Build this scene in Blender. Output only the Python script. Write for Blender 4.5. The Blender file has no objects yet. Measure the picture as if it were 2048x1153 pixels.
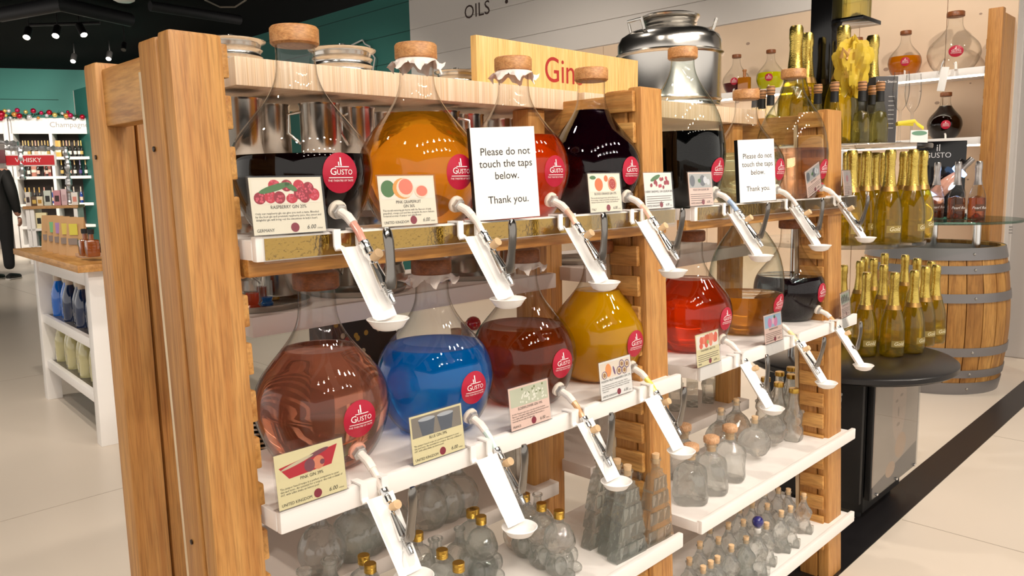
import bpy, bmesh, math, random
from mathutils import Vector, Matrix
random.seed(7)
PI = math.pi
R = math.radians
sc = bpy.context.scene
COL = sc.collection

# ------------------------------------------------------------------ camera
FPX = 1560.0
PITCH, ROLL, AZ = R(7.78), R(-1.2), R(44.71)
CAM = Vector((0, 0, 1.25))
_F = Vector((math.cos(AZ), math.sin(AZ), 0)); _R = Vector((math.sin(AZ), -math.cos(AZ), 0)); _Z = Vector((0, 0, 1))
FW = math.cos(PITCH) * _F - math.sin(PITCH) * _Z
_up = math.sin(PITCH) * _F + math.cos(PITCH) * _Z
RT = math.cos(ROLL) * _R + math.sin(ROLL) * _up
UP = -math.sin(ROLL) * _R + math.cos(ROLL) * _up
cd = bpy.data.cameras.new('camera'); cam = bpy.data.objects.new('camera', cd); COL.objects.link(cam)
cd.sensor_width = 36.0; cd.lens = FPX / 2048 * 36.0; cd.clip_start = 0.05; cd.clip_end = 100
cam.matrix_world = Matrix(((RT.x, UP.x, -FW.x, CAM.x), (RT.y, UP.y, -FW.y, CAM.y), (RT.z, UP.z, -FW.z, CAM.z), (0, 0, 0, 1)))
sc.camera = cam

def P(x, y, X=None, Y=None, Z=None, d=None):
    """point of the place seen at photo pixel (x, y), on a plane or at a depth"""
    v = FW + (x - 1024) / FPX * RT - (y - 576.5) / FPX * UP
    if d is not None: t = d
    elif X is not None: t = (X - CAM.x) / v.x
    elif Y is not None: t = (Y - CAM.y) / v.y
    else: t = (Z - CAM.z) / v.z
    return CAM + v * t

# ------------------------------------------------------------------ world, light, exposure
w = bpy.data.worlds.new('world'); sc.world = w; w.use_nodes = True
w.node_tree.nodes['Background'].inputs[0].default_value = (1.0, 0.93, 0.85, 1)
w.node_tree.nodes['Background'].inputs[1].default_value = 1.0
sc.view_settings.view_transform = 'Standard'; sc.view_settings.look = 'None'
sc.view_settings.gamma = 1; sc.view_settings.use_curve_mapping = False
sc.view_settings.exposure = 0.2
sc.cycles.max_bounces = 14; sc.cycles.transparent_max_bounces = 40; sc.cycles.transmission_bounces = 12
sc.cycles.glossy_bounces = 5; sc.cycles.diffuse_bounces = 4
sc.cycles.sample_clamp_indirect = 4.0; sc.cycles.blur_glossy = 0.6

def spot(loc, aim, power, size=70, rad=0.05, col=(1.0, 0.90, 0.78), name='ceiling_spot_light'):
    l = bpy.data.lights.new(name, 'SPOT'); l.energy = power; l.spot_size = R(size); l.spot_blend = 0.6
    l.shadow_soft_size = rad; l.color = col
    o = bpy.data.objects.new(name, l); COL.objects.link(o); o.location = loc
    o.rotation_euler = (Vector(aim) - Vector(loc)).to_track_quat('-Z', 'Y').to_euler()
    return o
WARM = (1.0, 0.90, 0.78)
for k in range(7):
    spot((-0.9 + 0.55 * k, -2.1 + 0.2 * (k % 2), 3.4), (0.35 + 0.34 * k, 1.0, 0.7), 56, 60, 0.06)
    spot((-0.6 + 0.5 * k, -0.5 - 0.1 * (k % 2), 3.55), (0.45 + 0.33 * k, 1.0, 0.75), 26, 75, 0.06)
for (lx, ly, ax, ay, pw) in ((-0.9, 0.6, 0.4, 1.1, 55), (0.9, 2.3, 1.0, 1.4, 60), (2.2, 2.3, 2.0, 1.4, 60)):
    spot((lx, ly, 3.5), (ax, ay, 0.85), pw, 75, 0.05)
for (lx, ly, ax, ay, pw) in ((3.0, -0.6, 3.1, 1.1, 110), (4.0, 0.2, 5.2, 1.9, 110), (4.3, 1.6, 5.6, 2.6, 90), (3.6, 4.0, 5.6, 5.0, 110),
                             (3.2, 7.5, 5.6, 8.5, 110), (4.6, -0.6, 4.6, 0.4, 110), (0.6, 3.2, 1.2, 4.4, 130), (0.3, 5.6, 1.6, 6.4, 110),
                             (-0.6, 2.4, -0.2, 2.8, 90), (2.8, 11.0, 3.2, 12.0, 150)):
    spot((lx, ly, 3.6), (ax, ay, 0.3), pw, 95, 0.05)
spot((3.0, 11.8, 3.7), (4.1, 15.4, 1.4), 330, 60, 0.05); spot((2.0, 10.5, 3.7), (3.4, 14.5, 1.0), 200, 60, 0.05)  # added spots without fittings, to brighten the whisky sign area
for (lx, ly) in ((2.0, 15.2), (4.4, 15.2), (5.2, 14.5)):
    spot((lx, ly, 3.7), (lx + 1.2, ly + 3.4, 1.2), 380, 95, 0.05)

# ------------------------------------------------------------------ materials
def lin(c):
    if isinstance(c, str):
        c = [int(c[i:i + 2], 16) / 255 for i in (1, 3, 5)]
        c = [x / 12.92 if x <= 0.04045 else ((x + 0.055) / 1.055) ** 2.4 for x in c]
    return (c[0], c[1], c[2], 1)
_M = {}
def _new(name):
    m = bpy.data.materials.new(name); m.use_nodes = True; nt = m.node_tree; nt.nodes.clear()
    out = nt.nodes.new('ShaderNodeOutputMaterial'); _M[name] = m
    return m, nt, out
def mat(name, col='#808080', rough=0.5, metal=0.0, spec=0.5, emit=None, es=1.0, bump=0.0, bscale=80, var=0.0, vscale=6, alpha=1.0, coat=0.0, trans=0.0):
    if name in _M: return _M[name]
    m, nt, out = _new(name)
    b = nt.nodes.new('ShaderNodeBsdfPrincipled'); nt.links.new(b.outputs[0], out.inputs[0])
    b.inputs['Base Color'].default_value = lin(col); b.inputs['Roughness'].default_value = rough
    b.inputs['Metallic'].default_value = metal; b.inputs['Specular IOR Level'].default_value = spec
    b.inputs['Coat Weight'].default_value = coat; b.inputs['Alpha'].default_value = alpha
    if emit: b.inputs['Emission Color'].default_value = lin(emit); b.inputs['Emission Strength'].default_value = es
    if bump or var:
        tc = nt.nodes.new('ShaderNodeTexCoord'); n = nt.nodes.new('ShaderNodeTexNoise'); n.inputs['Detail'].default_value = 4
        nt.links.new(tc.outputs['Object'], n.inputs['Vector'])
        if var:
            n.inputs['Scale'].default_value = vscale
            mx = nt.nodes.new('ShaderNodeMix'); mx.data_type = 'RGBA'
            c = lin(col); mx.inputs[6].default_value = tuple(max(0, x * (1 - var)) for x in c[:3]) + (1,)
            mx.inputs[7].default_value = tuple(min(1, x * (1 + var)) for x in c[:3]) + (1,)
            nt.links.new(n.outputs['Fac'], mx.inputs[0]); nt.links.new(mx.outputs[2], b.inputs['Base Color'])
        if bump:
            n2 = nt.nodes.new('ShaderNodeTexNoise'); n2.inputs['Scale'].default_value = bscale
            nt.links.new(tc.outputs['Object'], n2.inputs['Vector'])
            bp = nt.nodes.new('ShaderNodeBump'); bp.inputs['Strength'].default_value = bump; bp.inputs['Distance'].default_value = 0.002
            nt.links.new(n2.outputs['Fac'], bp.inputs['Height']); nt.links.new(bp.outputs[0], b.inputs['Normal'])
    return m
def wood(name, dark, light, scale=(30, 30, 2.5), rough=0.45, rings=False):
    if name in _M: return _M[name]
    m, nt, out = _new(name)
    b = nt.nodes.new('ShaderNodeBsdfPrincipled'); nt.links.new(b.outputs[0], out.inputs[0]); b.inputs['Roughness'].default_value = rough
    tc = nt.nodes.new('ShaderNodeTexCoord'); mp = nt.nodes.new('ShaderNodeMapping'); mp.inputs['Scale'].default_value = scale
    nt.links.new(tc.outputs['Object'], mp.inputs['Vector'])
    n = nt.nodes.new('ShaderNodeTexNoise'); n.inputs['Scale'].default_value = 1.6; n.inputs['Detail'].default_value = 7; n.inputs['Roughness'].default_value = 0.62
    n.inputs['Distortion'].default_value = 1.2 if rings else 0.35
    nt.links.new(mp.outputs[0], n.inputs['Vector'])
    mp2 = nt.nodes.new('ShaderNodeMapping'); mp2.inputs['Scale'].default_value = tuple(s * 5 for s in scale); nt.links.new(tc.outputs['Object'], mp2.inputs['Vector'])
    n2 = nt.nodes.new('ShaderNodeTexNoise'); n2.inputs['Scale'].default_value = 1.5; n2.inputs['Detail'].default_value = 3; nt.links.new(mp2.outputs[0], n2.inputs['Vector'])
    r = nt.nodes.new('ShaderNodeValToRGB'); r.color_ramp.elements[0].position = 0.32; r.color_ramp.elements[1].position = 0.68
    r.color_ramp.elements[0].color = lin(dark); r.color_ramp.elements[1].color = lin(light); nt.links.new(n.outputs['Fac'], r.inputs[0])
    mx = nt.nodes.new('ShaderNodeMix'); mx.data_type = 'RGBA'; mx.blend_type = 'MULTIPLY'; mx.inputs[0].default_value = 0.45
    r2 = nt.nodes.new('ShaderNodeValToRGB'); r2.color_ramp.elements[0].color = (0.45, 0.4, 0.35, 1); r2.color_ramp.elements[0].position = 0.35; r2.color_ramp.elements[1].position = 0.55
    nt.links.new(n2.outputs['Fac'], r2.inputs[0]); nt.links.new(r.outputs[0], mx.inputs[6]); nt.links.new(r2.outputs[0], mx.inputs[7])
    nt.links.new(mx.outputs[2], b.inputs['Base Color'])
    bp = nt.nodes.new('ShaderNodeBump'); bp.inputs['Strength'].default_value = 0.25; bp.inputs['Distance'].default_value = 0.001
    nt.links.new(n2.outputs['Fac'], bp.inputs['Height']); nt.links.new(bp.outputs[0], b.inputs['Normal'])
    return m
def schlick(nt, lw, ior):
    """reflectance of a thin wall by angle, the same from both sides"""
    r0 = ((ior - 1) / (ior + 1)) ** 2
    p = nt.nodes.new('ShaderNodeMath'); p.operation = 'POWER'; p.inputs[1].default_value = 4.0; nt.links.new(lw.outputs['Facing'], p.inputs[0])
    q = nt.nodes.new('ShaderNodeMath'); q.operation = 'MULTIPLY_ADD'; q.inputs[1].default_value = 0.75; q.inputs[2].default_value = r0; nt.links.new(p.outputs[0], q.inputs[0])
    return q.outputs[0]
def glass(name, tint=(0.97, 0.985, 0.975), edge=(0.70, 0.76, 0.73), ior=1.5, bump=0.0, refr=0.0, rior=1.3, bscale=60, rough=0.0, scat=0.0):
    """thin clear glass: sees through, reflects by Fresnel, more colour at the rim; refr adds thick-glass refraction"""
    if name in _M: return _M[name]
    m, nt, out = _new(name)
    tr = nt.nodes.new('ShaderNodeBsdfTransparent'); gl = nt.nodes.new('ShaderNodeBsdfGlossy'); gl.inputs['Roughness'].default_value = rough
    lw = nt.nodes.new('ShaderNodeLayerWeight'); lw.inputs['Blend'].default_value = 0.5
    ramp = nt.nodes.new('ShaderNodeValToRGB'); ramp.color_ramp.elements[0].position = 0.45; ramp.color_ramp.elements[1].position = 1.0
    ramp.color_ramp.elements[0].color = tint + (1,); ramp.color_ramp.elements[1].color = edge + (1,)
    nt.links.new(lw.outputs['Facing'], ramp.inputs[0]); nt.links.new(ramp.outputs[0], tr.inputs[0])
    fr = lw; mix = nt.nodes.new('ShaderNodeMixShader'); nt.links.new(schlick(nt, lw, ior), mix.inputs[0])
    body = tr
    if bump:
        tc = nt.nodes.new('ShaderNodeTexCoord'); n2 = nt.nodes.new('ShaderNodeTexNoise'); n2.inputs['Scale'].default_value = bscale; n2.inputs['Detail'].default_value = 1.5
        nt.links.new(tc.outputs['Object'], n2.inputs['Vector'])
        bp = nt.nodes.new('ShaderNodeBump'); bp.inputs['Strength'].default_value = bump; bp.inputs['Distance'].default_value = 0.004
        nt.links.new(n2.outputs['Fac'], bp.inputs['Height'])
        for nd in (gl, lw): nt.links.new(bp.outputs[0], nd.inputs['Normal'])
    if refr:
        rf = nt.nodes.new('ShaderNodeBsdfRefraction'); rf.inputs['IOR'].default_value = rior; rf.inputs['Roughness'].default_value = 0
        nt.links.new(ramp.outputs[0], rf.inputs[0])
        if bump: nt.links.new(bp.outputs[0], rf.inputs['Normal'])
        mm = nt.nodes.new('ShaderNodeMixShader'); mm.inputs[0].default_value = refr
        nt.links.new(tr.outputs[0], mm.inputs[1]); nt.links.new(rf.outputs[0], mm.inputs[2]); body = mm
    if scat:
        ts = nt.nodes.new('ShaderNodeBsdfTranslucent'); ts.inputs[0].default_value = tint + (1,)
        m3 = nt.nodes.new('ShaderNodeMixShader'); m3.inputs[0].default_value = scat
        nt.links.new(body.outputs[0], m3.inputs[1]); nt.links.new(ts.outputs[0], m3.inputs[2]); body = m3
    nt.links.new(body.outputs[0], mix.inputs[1]); nt.links.new(gl.outputs[0], mix.inputs[2]); nt.links.new(mix.outputs[0], out.inputs[0])
    return m
def liquid(name, col='#ffffff', refr=0.6, cloudy=0.0, ccol=None):
    """coloured drink: refraction plus straight transmission, and some scattering where it is cloudy"""
    if name in _M: return _M[name]
    m, nt, out = _new(name); c = lin(col)
    tr = nt.nodes.new('ShaderNodeBsdfTransparent'); tr.inputs[0].default_value = c
    rf = nt.nodes.new('ShaderNodeBsdfRefraction'); rf.inputs[0].default_value = c; rf.inputs['IOR'].default_value = 1.33; rf.inputs['Roughness'].default_value = 0
    a = nt.nodes.new('ShaderNodeMixShader'); a.inputs[0].default_value = refr
    nt.links.new(tr.outputs[0], a.inputs[1]); nt.links.new(rf.outputs[0], a.inputs[2]); cur = a
    if cloudy:
        df = nt.nodes.new('ShaderNodeBsdfDiffuse'); df.inputs[0].default_value = lin(ccol or col)
        ts = nt.nodes.new('ShaderNodeBsdfTranslucent'); ts.inputs[0].default_value = lin(ccol or col)
        ad = nt.nodes.new('ShaderNodeMixShader'); ad.inputs[0].default_value = 0.4
        nt.links.new(df.outputs[0], ad.inputs[1]); nt.links.new(ts.outputs[0], ad.inputs[2])
        b = nt.nodes.new('ShaderNodeMixShader'); b.inputs[0].default_value = cloudy
        nt.links.new(cur.outputs[0], b.inputs[1]); nt.links.new(ad.outputs[0], b.inputs[2]); cur = b
    gl = nt.nodes.new('ShaderNodeBsdfGlossy'); gl.inputs['Roughness'].default_value = 0.0
    lw = nt.nodes.new('ShaderNodeLayerWeight'); lw.inputs['Blend'].default_value = 0.5
    mx = nt.nodes.new('ShaderNodeMixShader'); nt.links.new(schlick(nt, lw, 1.2), mx.inputs[0])
    nt.links.new(cur.outputs[0], mx.inputs[1]); nt.links.new(gl.outputs[0], mx.inputs[2]); nt.links.new(mx.outputs[0], out.inputs[0])
    return m

POST = wood('oak_post', '#b0763a', '#cd9856', (55, 55, 2.0))
POSTD = wood('oak_side', '#a66c32', '#c48e4c', (55, 55, 2.0))
RAIL = wood('oak_rail', '#a0652c', '#cf9850', (2.2, 30, 30))
CLEAT = wood('oak_cleat', '#a86e30', '#d8a45e', (30, 3, 30))
PINE = wood('pine_edge', '#dcb88e', '#f3ddc4', (120, 6, 0.6))
PINEY = wood('pine_sign', '#d8a85c', '#edc886', (50, 10, 1.6))
PLY = wood('ply_pale', '#e2c49a', '#f0dcbc', (20, 20, 2))
CAPW = wood('beech_stopper', '#a86c38', '#cf9a62', (18, 40, 60), rings=True)
CAPD = wood('walnut_stopper', '#6e3c1c', '#97592e', (18, 40, 60), rings=True)
CAPL = wood('light_stopper', '#d0976a', '#e8bd92', (25, 60, 25), rings=True)
WHITE = mat('white_laminate', '#f1ece8', 0.45, var=0.02, vscale=3)
WPLAS = mat('white_plastic', '#f4f1ee', 0.32)
TRAYW = mat('white_tray', '#f7f4f1', 0.28)
PAPER = mat('paper_cream', '#efe6d2', 0.8)
PAPERY = mat('paper_yellow', '#e9dcae', 0.8)
PAPERP = mat('paper_pink', '#f0cfc2', 0.8)
PAPERW = mat('paper_white', '#f2efec', 0.8)
INK = mat('print_black', '#1a1412', 0.7)
INKG = mat('print_grey', '#6d625a', 0.8)
REDL = mat('logo_red', '#b01032', 0.35)
RED2 = mat('sign_red', '#a3231c', 0.5)
WINK = mat('print_white', '#fbf4f2', 0.5)
STEEL = mat('stainless', '#d4d0ca', 0.2, metal=1.0)
STEELB = mat('brushed_steel', '#b7b2aa', 0.28, metal=1.0)
CHROME = mat('chrome', '#e4e3e1', 0.14, metal=1.0)
SILVER = mat('silver_nozzle', '#cfcfce', 0.22, metal=1.0)
GOLDM = mat('gold_strip', '#bd9640', 0.1, metal=1.0, bump=0.25, bscale=160)
GOLDC = mat('gold_cap', '#c9a14a', 0.3, metal=1.0)
GOLDF = mat('gold_foil', '#d9bd62', 0.24, metal=1.0, bump=0.5, bscale=220)
GOLDB = mat('gold_band', '#b58f55', 0.4, metal=1.0)
CORK = mat('cork', '#e2bf94', 0.8, var=0.12, vscale=90)
CORKN = mat('natural_cork', '#b98a5a', 0.8, var=0.2, vscale=120)
BLACK = mat('black_matt', '#0d0c0c', 0.55)
BLACKG = mat('black_gloss', '#0b0a0b', 0.12)
SCREW = mat('screw_dark', '#4a4038', 0.35, metal=1.0)
ACRYL = glass('acrylic', (0.96, 0.965, 0.965), (0.62, 0.64, 0.66), 1.45)
GLASS = glass('clear_glass', (0.965, 0.965, 0.955), (0.55, 0.53, 0.50), 1.5)
GLASSG = glass('green_tinged_glass', (0.90, 0.93, 0.90), (0.42, 0.50, 0.46), 1.5, bump=0.12, bscale=14)
THICK = glass('thick_pressed_glass', (0.985, 0.995, 0.985), (0.86, 0.89, 0.87), 1.9, bump=1.0, refr=0.52, rior=1.3, bscale=48, scat=0.17)
THICKG = glass('thick_green_glass', (0.97, 0.985, 0.975), (0.80, 0.87, 0.83), 1.9, bump=0.8, refr=0.45, rior=1.28, bscale=48, scat=0.15)
PLASTIC_F = glass('plastic_film', (0.9, 0.9, 0.9), (0.7, 0.7, 0.7), 1.3, rough=0.15)
HOSEW = mat('hose_milky', '#f0e8e0', 0.25)
NUTM = mat('nut_grey', '#c9c6c2', 0.35, metal=0.7)
CLOTH = mat('muslin', '#efe4dc', 0.85, alpha=0.9)

# ------------------------------------------------------------------ mesh helpers
class MB:
    def __init__(s): s.v = []; s.f = []; s.m = []
    def add(s, verts, faces, M=None, slot=0):
        n = len(s.v)
        s.v += [tuple(M @ Vector(v)) if M else tuple(v) for v in verts]
        s.f += [tuple(i + n for i in f) for f in faces]; s.m += [slot] * len(faces)
        return s
    def box(s, lo, hi, M=None, slot=0):
        x0, y0, z0 = lo; x1, y1, z1 = hi
        v = [(x0, y0, z0), (x1, y0, z0), (x1, y1, z0), (x0, y1, z0), (x0, y0, z1), (x1, y0, z1), (x1, y1, z1), (x0, y1, z1)]
        return s.add(v, [(0, 3, 2, 1), (4, 5, 6, 7), (0, 1, 5, 4), (1, 2, 6, 5), (2, 3, 7, 6), (3, 0, 4, 7)], M, slot)
    def bbox(s, lo, hi, b=0.003, M=None, slot=0):
        bm = bmesh.new(); bmesh.ops.create_cube(bm, size=1)
        for v in bm.verts: v.co = Vector([lo[i] + (v.co[i] + 0.5) * (hi[i] - lo[i]) for i in range(3)])
        bmesh.ops.bevel(bm, geom=bm.edges[:], offset=b, segments=2, affect='EDGES', profile=0.6)
        bm.verts.ensure_lookup_table()
        for i, v in enumerate(bm.verts): v.index = i
        s.add([v.co[:] for v in bm.verts], [[v.index for v in f.verts] for f in bm.faces], M, slot); bm.free(); return s
    def lathe(s, prof, n=24, M=None, slot=0, fn=None, close=True):
        v = []; f = []
        for k, (r, z) in enumerate(prof):
            for i in range(n):
                t = 2 * PI * i / n
                rr = r * (fn(t, z) if fn else 1)
                v.append((rr * math.cos(t), rr * math.sin(t), z))
        for k in range(len(prof) - 1):
            for i in range(n):
                j = (i + 1) % n; f.append((k * n + i, k * n + j, (k + 1) * n + j, (k + 1) * n + i))
        if close:
            if prof[0][0] > 1e-5: f.append(tuple(range(n - 1, -1, -1)))
            if prof[-1][0] > 1e-5: f.append(tuple((len(prof) - 1) * n + i for i in range(n)))
        return s.add(v, f, M, slot)
    def tube(s, pts, rad, n=10, slot=0, cap=True, flat=None, M=None):
        pts = [Vector(p) for p in pts]; rads = rad if isinstance(rad, (list, tuple)) else [rad] * len(pts)
        v = []; f = []; up = None
        for k, p in enumerate(pts):
            t = (pts[min(k + 1, len(pts) - 1)] - pts[max(k - 1, 0)]).normalized()
            if up is None: up = Vector((0, 0, 1)) if abs(t.z) < 0.9 else Vector((0, 1, 0))
            a = t.cross(up).normalized(); b = a.cross(t).normalized(); up = b
            for i in range(n):
                q = 2 * PI * i / n
                v.append(tuple(p + a * math.cos(q) * rads[k] * (flat[0] if flat else 1) + b * math.sin(q) * rads[k] * (flat[1] if flat else 1)))
        for k in range(len(pts) - 1):
            for i in range(n):
                j = (i + 1) % n; f.append((k * n + i, k * n + j, (k + 1) * n + j, (k + 1) * n + i))
        if cap: f.append(tuple(range(n - 1, -1, -1))); f.append(tuple((len(pts) - 1) * n + i for i in range(n)))
        return s.add(v, f, M, slot)
    def prism(s, poly, y0, y1, M=None, slot=0):
        """polygon in x,z pushed from y0 to y1"""
        n = len(poly); v = [(x, y0, z) for x, z in poly] + [(x, y1, z) for x, z in poly]
        f = [tuple(range(n)), tuple(range(2 * n - 1, n - 1, -1))] + [(i, i + n, (i + 1) % n + n, (i + 1) % n) for i in range(n)]
        return s.add(v, f, M, slot)
    def sphere(s, c, r, n=12, m=8, M=None, slot=0, sc=(1, 1, 1)):
        prof = [(max(1e-6, math.sin(PI * k / m)), -math.cos(PI * k / m)) for k in range(m + 1)]
        T = Matrix.Translation(c) @ Matrix.Diagonal((r * sc[0], r * sc[1], r * sc[2], 1))
        return s.lathe(prof, n, (M @ T) if M else T, slot, close=False)
def T(x=0, y=0, z=0, rz=0, rx=0, ry=0, s=1):
    return Matrix.Translation((x, y, z)) @ Matrix.Rotation(rz, 4, 'Z') @ Matrix.Rotation(ry, 4, 'Y') @ Matrix.Rotation(rx, 4, 'X') @ Matrix.Scale(s, 4)
def obj(name, mb, m, parent=None, loc=None, rz=0, smooth=30, rot=None):
    me = bpy.data.meshes.new(name); me.from_pydata(mb.v, [], mb.f); me.validate(); me.update()
    ms = m if isinstance(m, (list, tuple)) else [m]
    for x in ms: me.materials.append(x)
    if len(ms) > 1 and len(me.polygons) == len(mb.m): me.polygons.foreach_set('material_index', mb.m)
    bm = bmesh.new(); bm.from_mesh(me); bmesh.ops.recalc_face_normals(bm, faces=bm.faces); bm.to_mesh(me); bm.free()
    if smooth:
        me.polygons.foreach_set('use_smooth', [True] * len(me.polygons)); me.set_sharp_from_angle(angle=R(smooth))
    o = bpy.data.objects.new(name, me); COL.objects.link(o)
    if parent: o.parent = parent
    if loc is not None: o.location = loc
    if rot is not None: o.rotation_euler = rot
    elif rz: o.rotation_euler = (0, 0, rz)
    return o
def empty(name, loc=(0, 0, 0), rz=0, parent=None):
    o = bpy.data.objects.new(name, None); COL.objects.link(o); o.location = loc; o.rotation_euler = (0, 0, rz); o.empty_display_size = 0.05
    if parent: o.parent = parent
    return o
def tag(o, label=None, cat=None, group=None, kind=None):
    if label: o['label'] = label
    if cat: o['category'] = cat
    if group: o['group'] = group
    if kind: o['kind'] = kind
    return o
def copy_tree(o, parent=None):
    c = o.copy(); COL.objects.link(c); c.parent = parent
    for ch in o.children: copy_tree(ch, c)
    return c
def put(o, loc, rz=None):
    o.location = loc
    if rz is not None: o.rotation_euler = (0, 0, rz)
    return o
class Proto:
    """first use hands out the built thing, later uses copies of it and its parts"""
    def __init__(s, o): s.o = o; s.used = False
    def get(s, loc, rz=0, label=None, cat=None, group=None, sc=None):
        o = s.o if not s.used else copy_tree(s.o); s.used = True
        put(o, loc, rz)
        if sc: o.scale = (sc, sc, sc)
        tag(o, label, cat, group); return o
_TX = {}
def text2d(txt, size, align='CENTER', width=None, space=1.0, res=3, shear=0.0, just=False):
    key = (txt, size, align, width, space, res, shear, just)
    if key in _TX: return _TX[key]
    cu = bpy.data.curves.new('t', 'FONT'); cu.body = txt; cu.size = size; cu.align_x = align; cu.resolution_u = res; cu.space_line = space; cu.shear = shear
    if width:
        cu.text_boxes[0].width = width
        if just: cu.align_x = 'JUSTIFY'
    o = bpy.data.objects.new('t', cu); COL.objects.link(o)
    dg = bpy.context.evaluated_depsgraph_get(); me = o.evaluated_get(dg).to_mesh()
    v = [x.co.copy() for x in me.vertices]; f = [tuple(p.vertices) for p in me.polygons]
    o.evaluated_get(dg).to_mesh_clear(); bpy.data.objects.remove(o); bpy.data.curves.remove(cu)
    _TX[key] = (v, f); return v, f
def flat_text(mb, txt, size, x, z, y=0.0, align='CENTER', sx=1.0, slot=0, **k):
    v, f = text2d(txt, size, align, **k)
    mb.add([(x + p.x * sx, y, z + p.y) for p in v], f, slot=slot)

# ------------------------------------------------------------------ the setting
XW = 5.9
FLOOR = mat('floor_cream', '#dccfc0', 0.32, var=0.05, vscale=1.3, bump=0.05, bscale=30)
fl = obj('floor', MB().box((-6, -6, -0.1), (12, 26, 0)), FLOOR, smooth=0); tag(fl, kind='structure')
# tile joints and the dark floor strip are parts of the floor
for (a, b) in (((2.9, -2.0), (2.903, 0.9)), ((4.15, -2.0), (4.153, 0.9)), ((-6, 3.4), (9, 3.403)), ((-6, 6.0), (9, 6.003)), ((0.1, 1.5), (0.103, 16)), ((2.6, 3.0), (2.603, 18))):
    obj('floor_joint', MB().box((a[0], a[1], -0.002), (b[0], b[1], 0.0006)), mat('joint_line', '#a79a8c', 0.7), fl, smooth=0)
obj('floor_strip', MB().box((1.2, 0.905, -0.01), (7.5, 1.03, 0.002)), mat('dark_strip', '#191719', 0.35), fl, smooth=0)
ce = obj('ceiling', MB().box((-6, -6, 3.95), (12, 26, 4.05)), mat('ceiling_black', '#050506', 0.9, spec=0.1), smooth=0); tag(ce, kind='structure')
TEAL = mat('teal_paint', '#276a62', 0.6); SHIP = mat('white_boarding', '#dcd7d2', 0.5); PANEL = mat('birch_panel', '#e6ccb0', 0.5, var=0.06, vscale=4)
wall = obj('wall_right', MB().box((XW, 1.29, 0), (XW + 0.1, 20, 3.473)), SHIP, smooth=0); tag(wall, kind='structure')
obj('teal_panel', MB().box((XW - 0.003, 7.42, 0), (XW + 0.01, 19.5, 3.473)), TEAL, wall, smooth=0)
ZB = [2.472, 2.693, 3.02, 3.347, 3.473]
for i in range(4):
    obj('board', MB().bbox((XW - 0.012, 1.29, ZB[i] + 0.003), (XW + 0.01, 7.41, ZB[i + 1] - 0.003), 0.002), SHIP, wall, smooth=0)
for i in range(1, 4):
    obj('shadow_gap', MB().box((XW - 0.006, 7.43, ZB[i] - 0.004), (XW - 0.002, 15, ZB[i] + 0.004)), mat('gap_dark', '#173f3a', 0.8), wall, smooth=0)
ys = [1.29, 1.7, 2.27, 3.48, 4.58, 5.9, 7.41]
for i in range(6):
    obj('panel', MB().bbox((XW - 0.014, ys[i] + 0.002, 0.02), (XW + 0.01, ys[i + 1] - 0.002, 2.467), 0.002), PANEL, wall, smooth=0)
for k in range(46):
    yy = random.uniform(1.35, 4.6); zz = random.uniform(1.2, 2.44); rr = random.uniform(0.004, 0.013)
    mbk = MB(); mbk.lathe([(1e-5, 0), (rr, 0)], 10, Matrix.Translation((XW - 0.0146, yy, zz)) @ Matrix.Rotation(-PI / 2, 4, 'Y') @ Matrix.Diagonal((1, 1.5, 1, 1)), close=False)
    obj('knot', mbk, mat('knot_brown', '#a98f7c', 0.7), wall, smooth=0)
def wall_text(txt, size, px, py, m):
    p = P(px, py, X=XW - 0.013); mb = MB(); v, f = text2d(txt, size, 'CENTER')
    mb.add([(XW - 0.0135, p.y - q.x, p.z + q.y) for q in v], f); o = obj('lettering', mb, m, wall, smooth=0); return o
wall_text('OILS', 0.2, 954, 33, mat('letter_brown', '#3a2620', 0.6))
mbd = MB(); pd = P(1013, 3, X=XW - 0.013); mbd.lathe([(1e-5, 0), (0.022, 0)], 14, Matrix.Translation((XW - 0.0135, pd.y, pd.z)) @ Matrix.Rotation(-PI / 2, 4, 'Y'), close=False)
obj('lettering', mbd, mat('letter_brown'), wall, smooth=0)
# white corner column on the far end of the wall shelving
colm = obj('wall_column', MB().bbox((6.03, -1.5, 0), (6.9, 1.33, 3.9), 0.01), mat('column_grey', '#bcb7b3', 0.6), smooth=0); tag(colm, kind='structure')
obj('panel', MB().bbox((6.02, P(2020, 500, X=6.02).y, 0.0), (6.04, 1.332, 3.9), 0.003), mat('column_white', '#ded8d3', 0.55), colm, smooth=0)
mbn = MB(); pn = P(2012, 449, X=6.019)
mbn.lathe([(1e-5, 0), (0.01, 0)], 12, Matrix.Translation((6.019, pn.y + 0.02, pn.z)) @ Matrix.Rotation(-PI / 2, 4, 'Y'), close=False)
for k in range(3): mbn.box((6.0185, pn.y - 0.04, pn.z - 0.018 - 0.02 * k), (6.019, pn.y + 0.03, pn.z - 0.015 - 0.02 * k))
obj('small_notice', mbn, INK, colm, smooth=0)

# far wall with the champagne bays (its own direction)
LROT = AZ - R(71.0)
LO = P(80, 385, d=17.0); LO.z = 0
lw_ = empty('wall_far', LO, LROT); tag(lw_, kind='structure')
obj('wall_panel', MB().box((-8, 0.6, 0), (9, 0.75, 3.93)), mat('teal_far', '#2c756c', 0.6), lw_, smooth=0)
obj('shadow_gap', MB().box((-8, 0.594, 3.26), (0.42, 0.6, 3.275)), mat('gap_dark'), lw_, smooth=0)

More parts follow.
